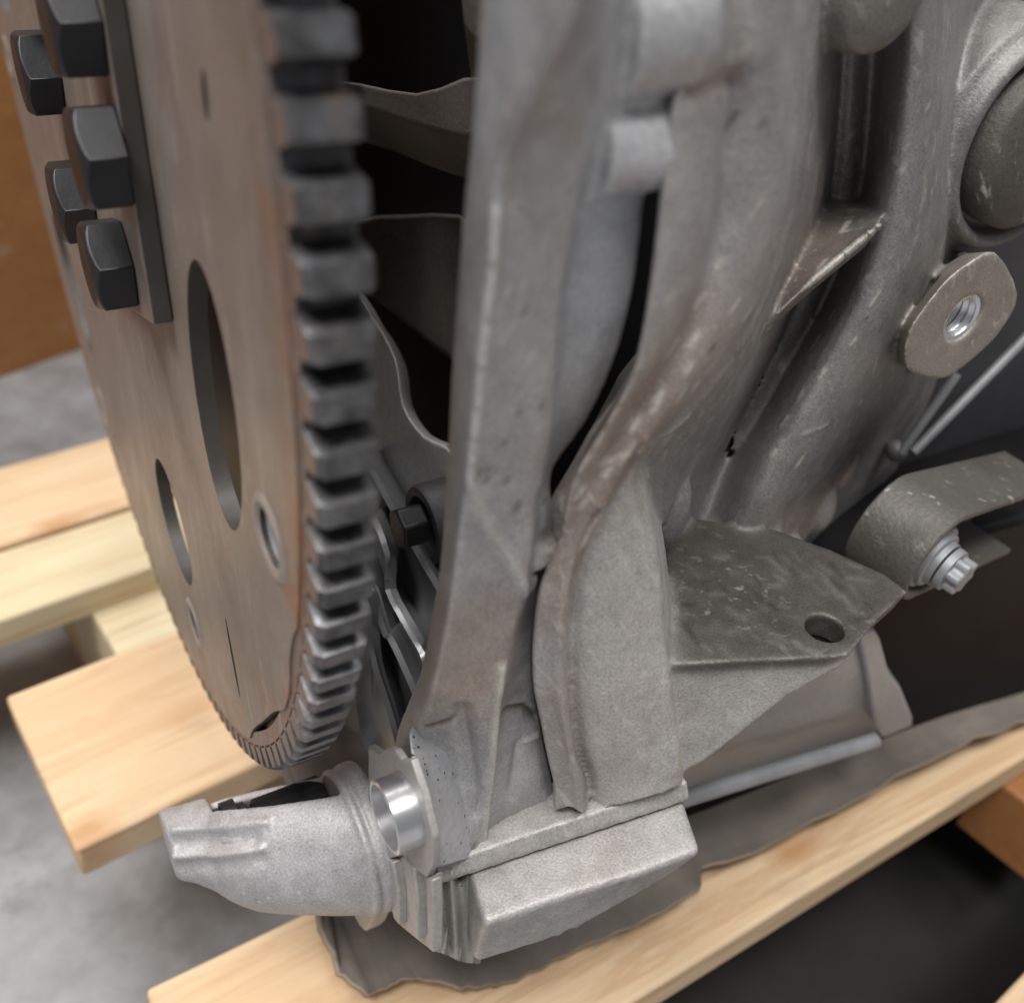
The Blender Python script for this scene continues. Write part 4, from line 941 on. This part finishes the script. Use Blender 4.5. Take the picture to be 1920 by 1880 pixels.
# ------------------------------------------------------------------ starter nose
ST = bpy.data.objects.new('starter_motor', None); COL.objects.link(ST); ST.parent = ENG; ST['label'] = 'grey cast starter motor nose with an open window under the ring gear'
toC = Vector((0, .79, .61)).normalized()
sdn = Vector((0, .61, -.79))           # 90 deg on
SA, SB = at(322, 1601, X=-.0192), at(652, 1580, X=.0115)
def SCx(x): return SA.lerp(SB, min(1.0, (x + .0192) / .0307))
SC = SCx(-.004)
def sect(x, r, a0, a1, n, cy=0, cz=0, sq=1):
    out = []
    for i in range(n + 1):
        a_ = math.radians(a0 + (a1 - a0) * i / n)
        c_ = SCx(x); out.append(Vector((x, c_.y + cy, c_.z + cz)) + (toC * math.cos(a_) - sdn * math.sin(a_)) * r)
    return out
def shell(name, secs, n, th, mat, parent):
    """secs: (x, radius, a0, a1, cy, cz)"""
    V, F = [], []; m = n + 1
    for (x, r, a0, a1, cy, cz) in secs: V += sect(x, r, a0, a1, n, cy, cz)
    for (x, r, a0, a1, cy, cz) in secs: V += sect(x, r - th, a0, a1, n, cy, cz)
    k = len(secs); I = lambda i, j, b=0: b * k * m + i * m + j
    for i in range(k - 1):
        for j in range(n):
            F += [[I(i, j), I(i, j + 1), I(i + 1, j + 1), I(i + 1, j)], [I(i, j, 1), I(i + 1, j, 1), I(i + 1, j + 1, 1), I(i, j + 1, 1)]]
        F += [[I(i, 0), I(i + 1, 0), I(i + 1, 0, 1), I(i, 0, 1)], [I(i, n), I(i, n, 1), I(i + 1, n, 1), I(i + 1, n)]]
    for j in range(n):
        F += [[I(0, j), I(0, j, 1), I(0, j + 1, 1), I(0, j + 1)], [I(k - 1, j), I(k - 1, j + 1), I(k - 1, j + 1, 1), I(k - 1, j, 1)]]
    return mesh(name, V, F, mat=mat, parent=parent, smooth=50, bevel=.0004)
secs = [(-.0190, .0054, 8, 352, 0, 0), (-.0165, .0061, 12, 350, 0, 0), (-.0135, .0079, 22, 345, 0, 0), (-.0115, .0099, 34, 340, 0, 0), (-.0095, .0113, 42, 335, 0, 0), (-.0070, .0125, 48, 332, 0, 0), (-.004, .0131, 50, 332, 0, 0), (.000, .0136, 51, 335, 0, 0), (.006, .0141, 50, 340, 0, 0), (.0118, .0144, 48, 345, 0, 0)]
NOSE = shell('nose_shell', secs, 44, .0020, M['starter'], ST)
STP = [(NOSE, (.50, .495, .50))]
# solid end of the nose
def ringsolid(name, secs, n=40, **k):
    V, F = [], []
    for (x, r, cy, cz) in secs:
        V += sect(x, r, 0, 360 * (n - 1) / n, n - 1, cy, cz)
    for i in range(len(secs) - 1):
        for j in range(n):
            l = (j + 1) % n; F.append([i * n + j, i * n + l, i * n + n + l, i * n + n + j])
    F.append(list(range(n))[::-1]); F.append([(len(secs) - 1) * n + j for j in range(n)])
    return mesh(name, V, F, parent=ST, smooth=50, **k)
def hexa(a, b, off):
    A_ = [at(x, y, X=-.0192) for x, y in a]; B_ = [at(x, y, X=xx) for x, y, xx in b]
    V = A_ + [p + off for p in A_] + B_ + [p + off for p in B_]; n = len(a); F = []
    ca = list(range(n)) + list(range(2 * n - 1, n - 1, -1)); cb = [i + 2 * n for i in ca]
    F += [ca[::-1], cb]
    for i in range(len(ca)):
        j = (i + 1) % len(ca); F.append([ca[i], ca[j], cb[j], cb[i]])
    return V, F
tc = lambda k: (toC.y * k, toC.z * k)
o = ringsolid('nose_cap', [(-.0195, .0066, *tc(.0021)), (-.0192, .0071, *tc(.0021)), (-.0150, .0079, *tc(.0021)), (-.0108, .0088, *tc(.0022)), (-.0102, .0085, *tc(.0022)), (-.0102, .0030, *tc(.0022))], mat=M['starter']); STP.append((o, (.50, .495, .49)))
o = ringsolid('nose_ring', [(.0112, .0142, 0, 0), (.0114, .0147, 0, 0), (.0124, .0148, 0, 0), (.0128, .0144, 0, 0), (.0134, .0144, 0, 0), (.0138, .0150, 0, 0), (.0165, .0151, 0, 0), (.0172, .0146, 0, 0), (.0172, .004, 0, 0)], mat=M['starter']); STP.append((o, (.53, .525, .52)))
ear = [(690, 1398), (712, 1412), (724, 1403), (739, 1406), (752, 1425), (770, 1424), (792, 1490), (811, 1569), (811, 1622), (799, 1645), (772, 1625), (754, 1602), (724, 1612), (700, 1640), (690, 1500)]
prism('starter_flange', [at(x, y, X=.0152) for x, y in ear], (.0014, 0, 0), mat=M['starter_flange'], parent=ST, bevel=.0003)
lobe = [(690, 1670), (712, 1682), (706, 1705), (692, 1738), (684, 1746), (674, 1736), (662, 1715)]
prism('flange_lobe', [at(x, y, X=.0135) for x, y in lobe], (.004, 0, 0), mat=M['starter_flange'], parent=ST, bevel=.0006, seg=3)
# flange fins below
fp = [(700, 1600), (724, 1612), (757, 1600), (780, 1632), (800, 1645), (812, 1640), (810, 1784), (780, 1761), (752, 1738), (722, 1690), (708, 1682)]
prism('flange_web', [at(x, y, X=.0165) for x, y in fp], (.002, 0, 0), mat=M['starter_flange'], parent=ST, bevel=.0005)
for P in ([(722, 1608), (735, 1616), (746, 1670), (748, 1735), (738, 1722), (724, 1660)], [(757, 1604), (775, 1630), (782, 1680), (784, 1762), (774, 1752), (764, 1690)], [(799, 1646), (808, 1650), (812, 1700), (812, 1786), (802, 1778), (800, 1700)]):
    prism('flange_fin', [at(x, y, X=.0148) for x, y in P], (.0020, 0, 0), mat=M['starter_flange'], parent=ST, bevel=.0004)
# dowel sleeve
sc_ = at(719, 1533, X=.0105); sd = Vector((1, 0.0, 0))
lathe('dowel_sleeve', sc_, sd, [(0, .00585), (0.0002, .0062), (.0052, .0062), (.0052, .0052), (0.0001, .0055)], 48, closed=False, mat=M['bright'], parent=ST, smooth=40)
# two low ridges with a slot between them on the nose
ga, gb = at(332, 1581, X=-.0187), at(452, 1576, X=-.0092)
ax_ = (gb - ga).normalized(); vw = (CAM - (ga + gb) * .5).normalized(); up_ = vw.cross(ax_).normalized(); vw = ax_.cross(up_)
fuse('nose_housing', STP, .00036, 7, M['fuse_starter'], ST, 6, [(ga.lerp(gb, .43), ax_, up_, vw, .0036, .00075, .0024)], [
  ([(332, 1581), (400, 1577), (470, 1573)], .0018, -.0009, None),
  ([(328, 1557), (400, 1551), (500, 1541)], .0009, .0008, (.56, .555, .55)), ([(330, 1604), (400, 1602), (490, 1590)], .0009, .0008, (.56, .555, .55)), ([(340, 1628), (410, 1624), (490, 1612)], .0015, -.0006, None)])
# pinion shaft and fork seen in the window
tube('pinion_shaft', [SCx(-.012), SCx(.010)], .0030, 18, mat=M['sheet'], parent=ST)
lathe('pinion_stop', SCx(-.0085) + toC * .0040, (1, 0, 0), [(0, .0058), (.0028, .0058), (.003, .0045), (.0045, .0045)], 28, mat=M['bolt'], parent=ST)
lathe('dark_pinion_fill', SCx(-.0030) + toC * .0020, (1, 0, 0), [(0, .0070), (.0005, .0080), (.0140, .0080)], 22, mat=M['black'], parent=ST, smooth=10)  # pinion shape coloured black to paint the dark inside of the window
prism('window_shade_fill', sect(-.0075, .0080, 75, 300, 20)[::1], (.017, -.009, .001), mat=M['black'], parent=ST)  # black fill painting the shade inside the window
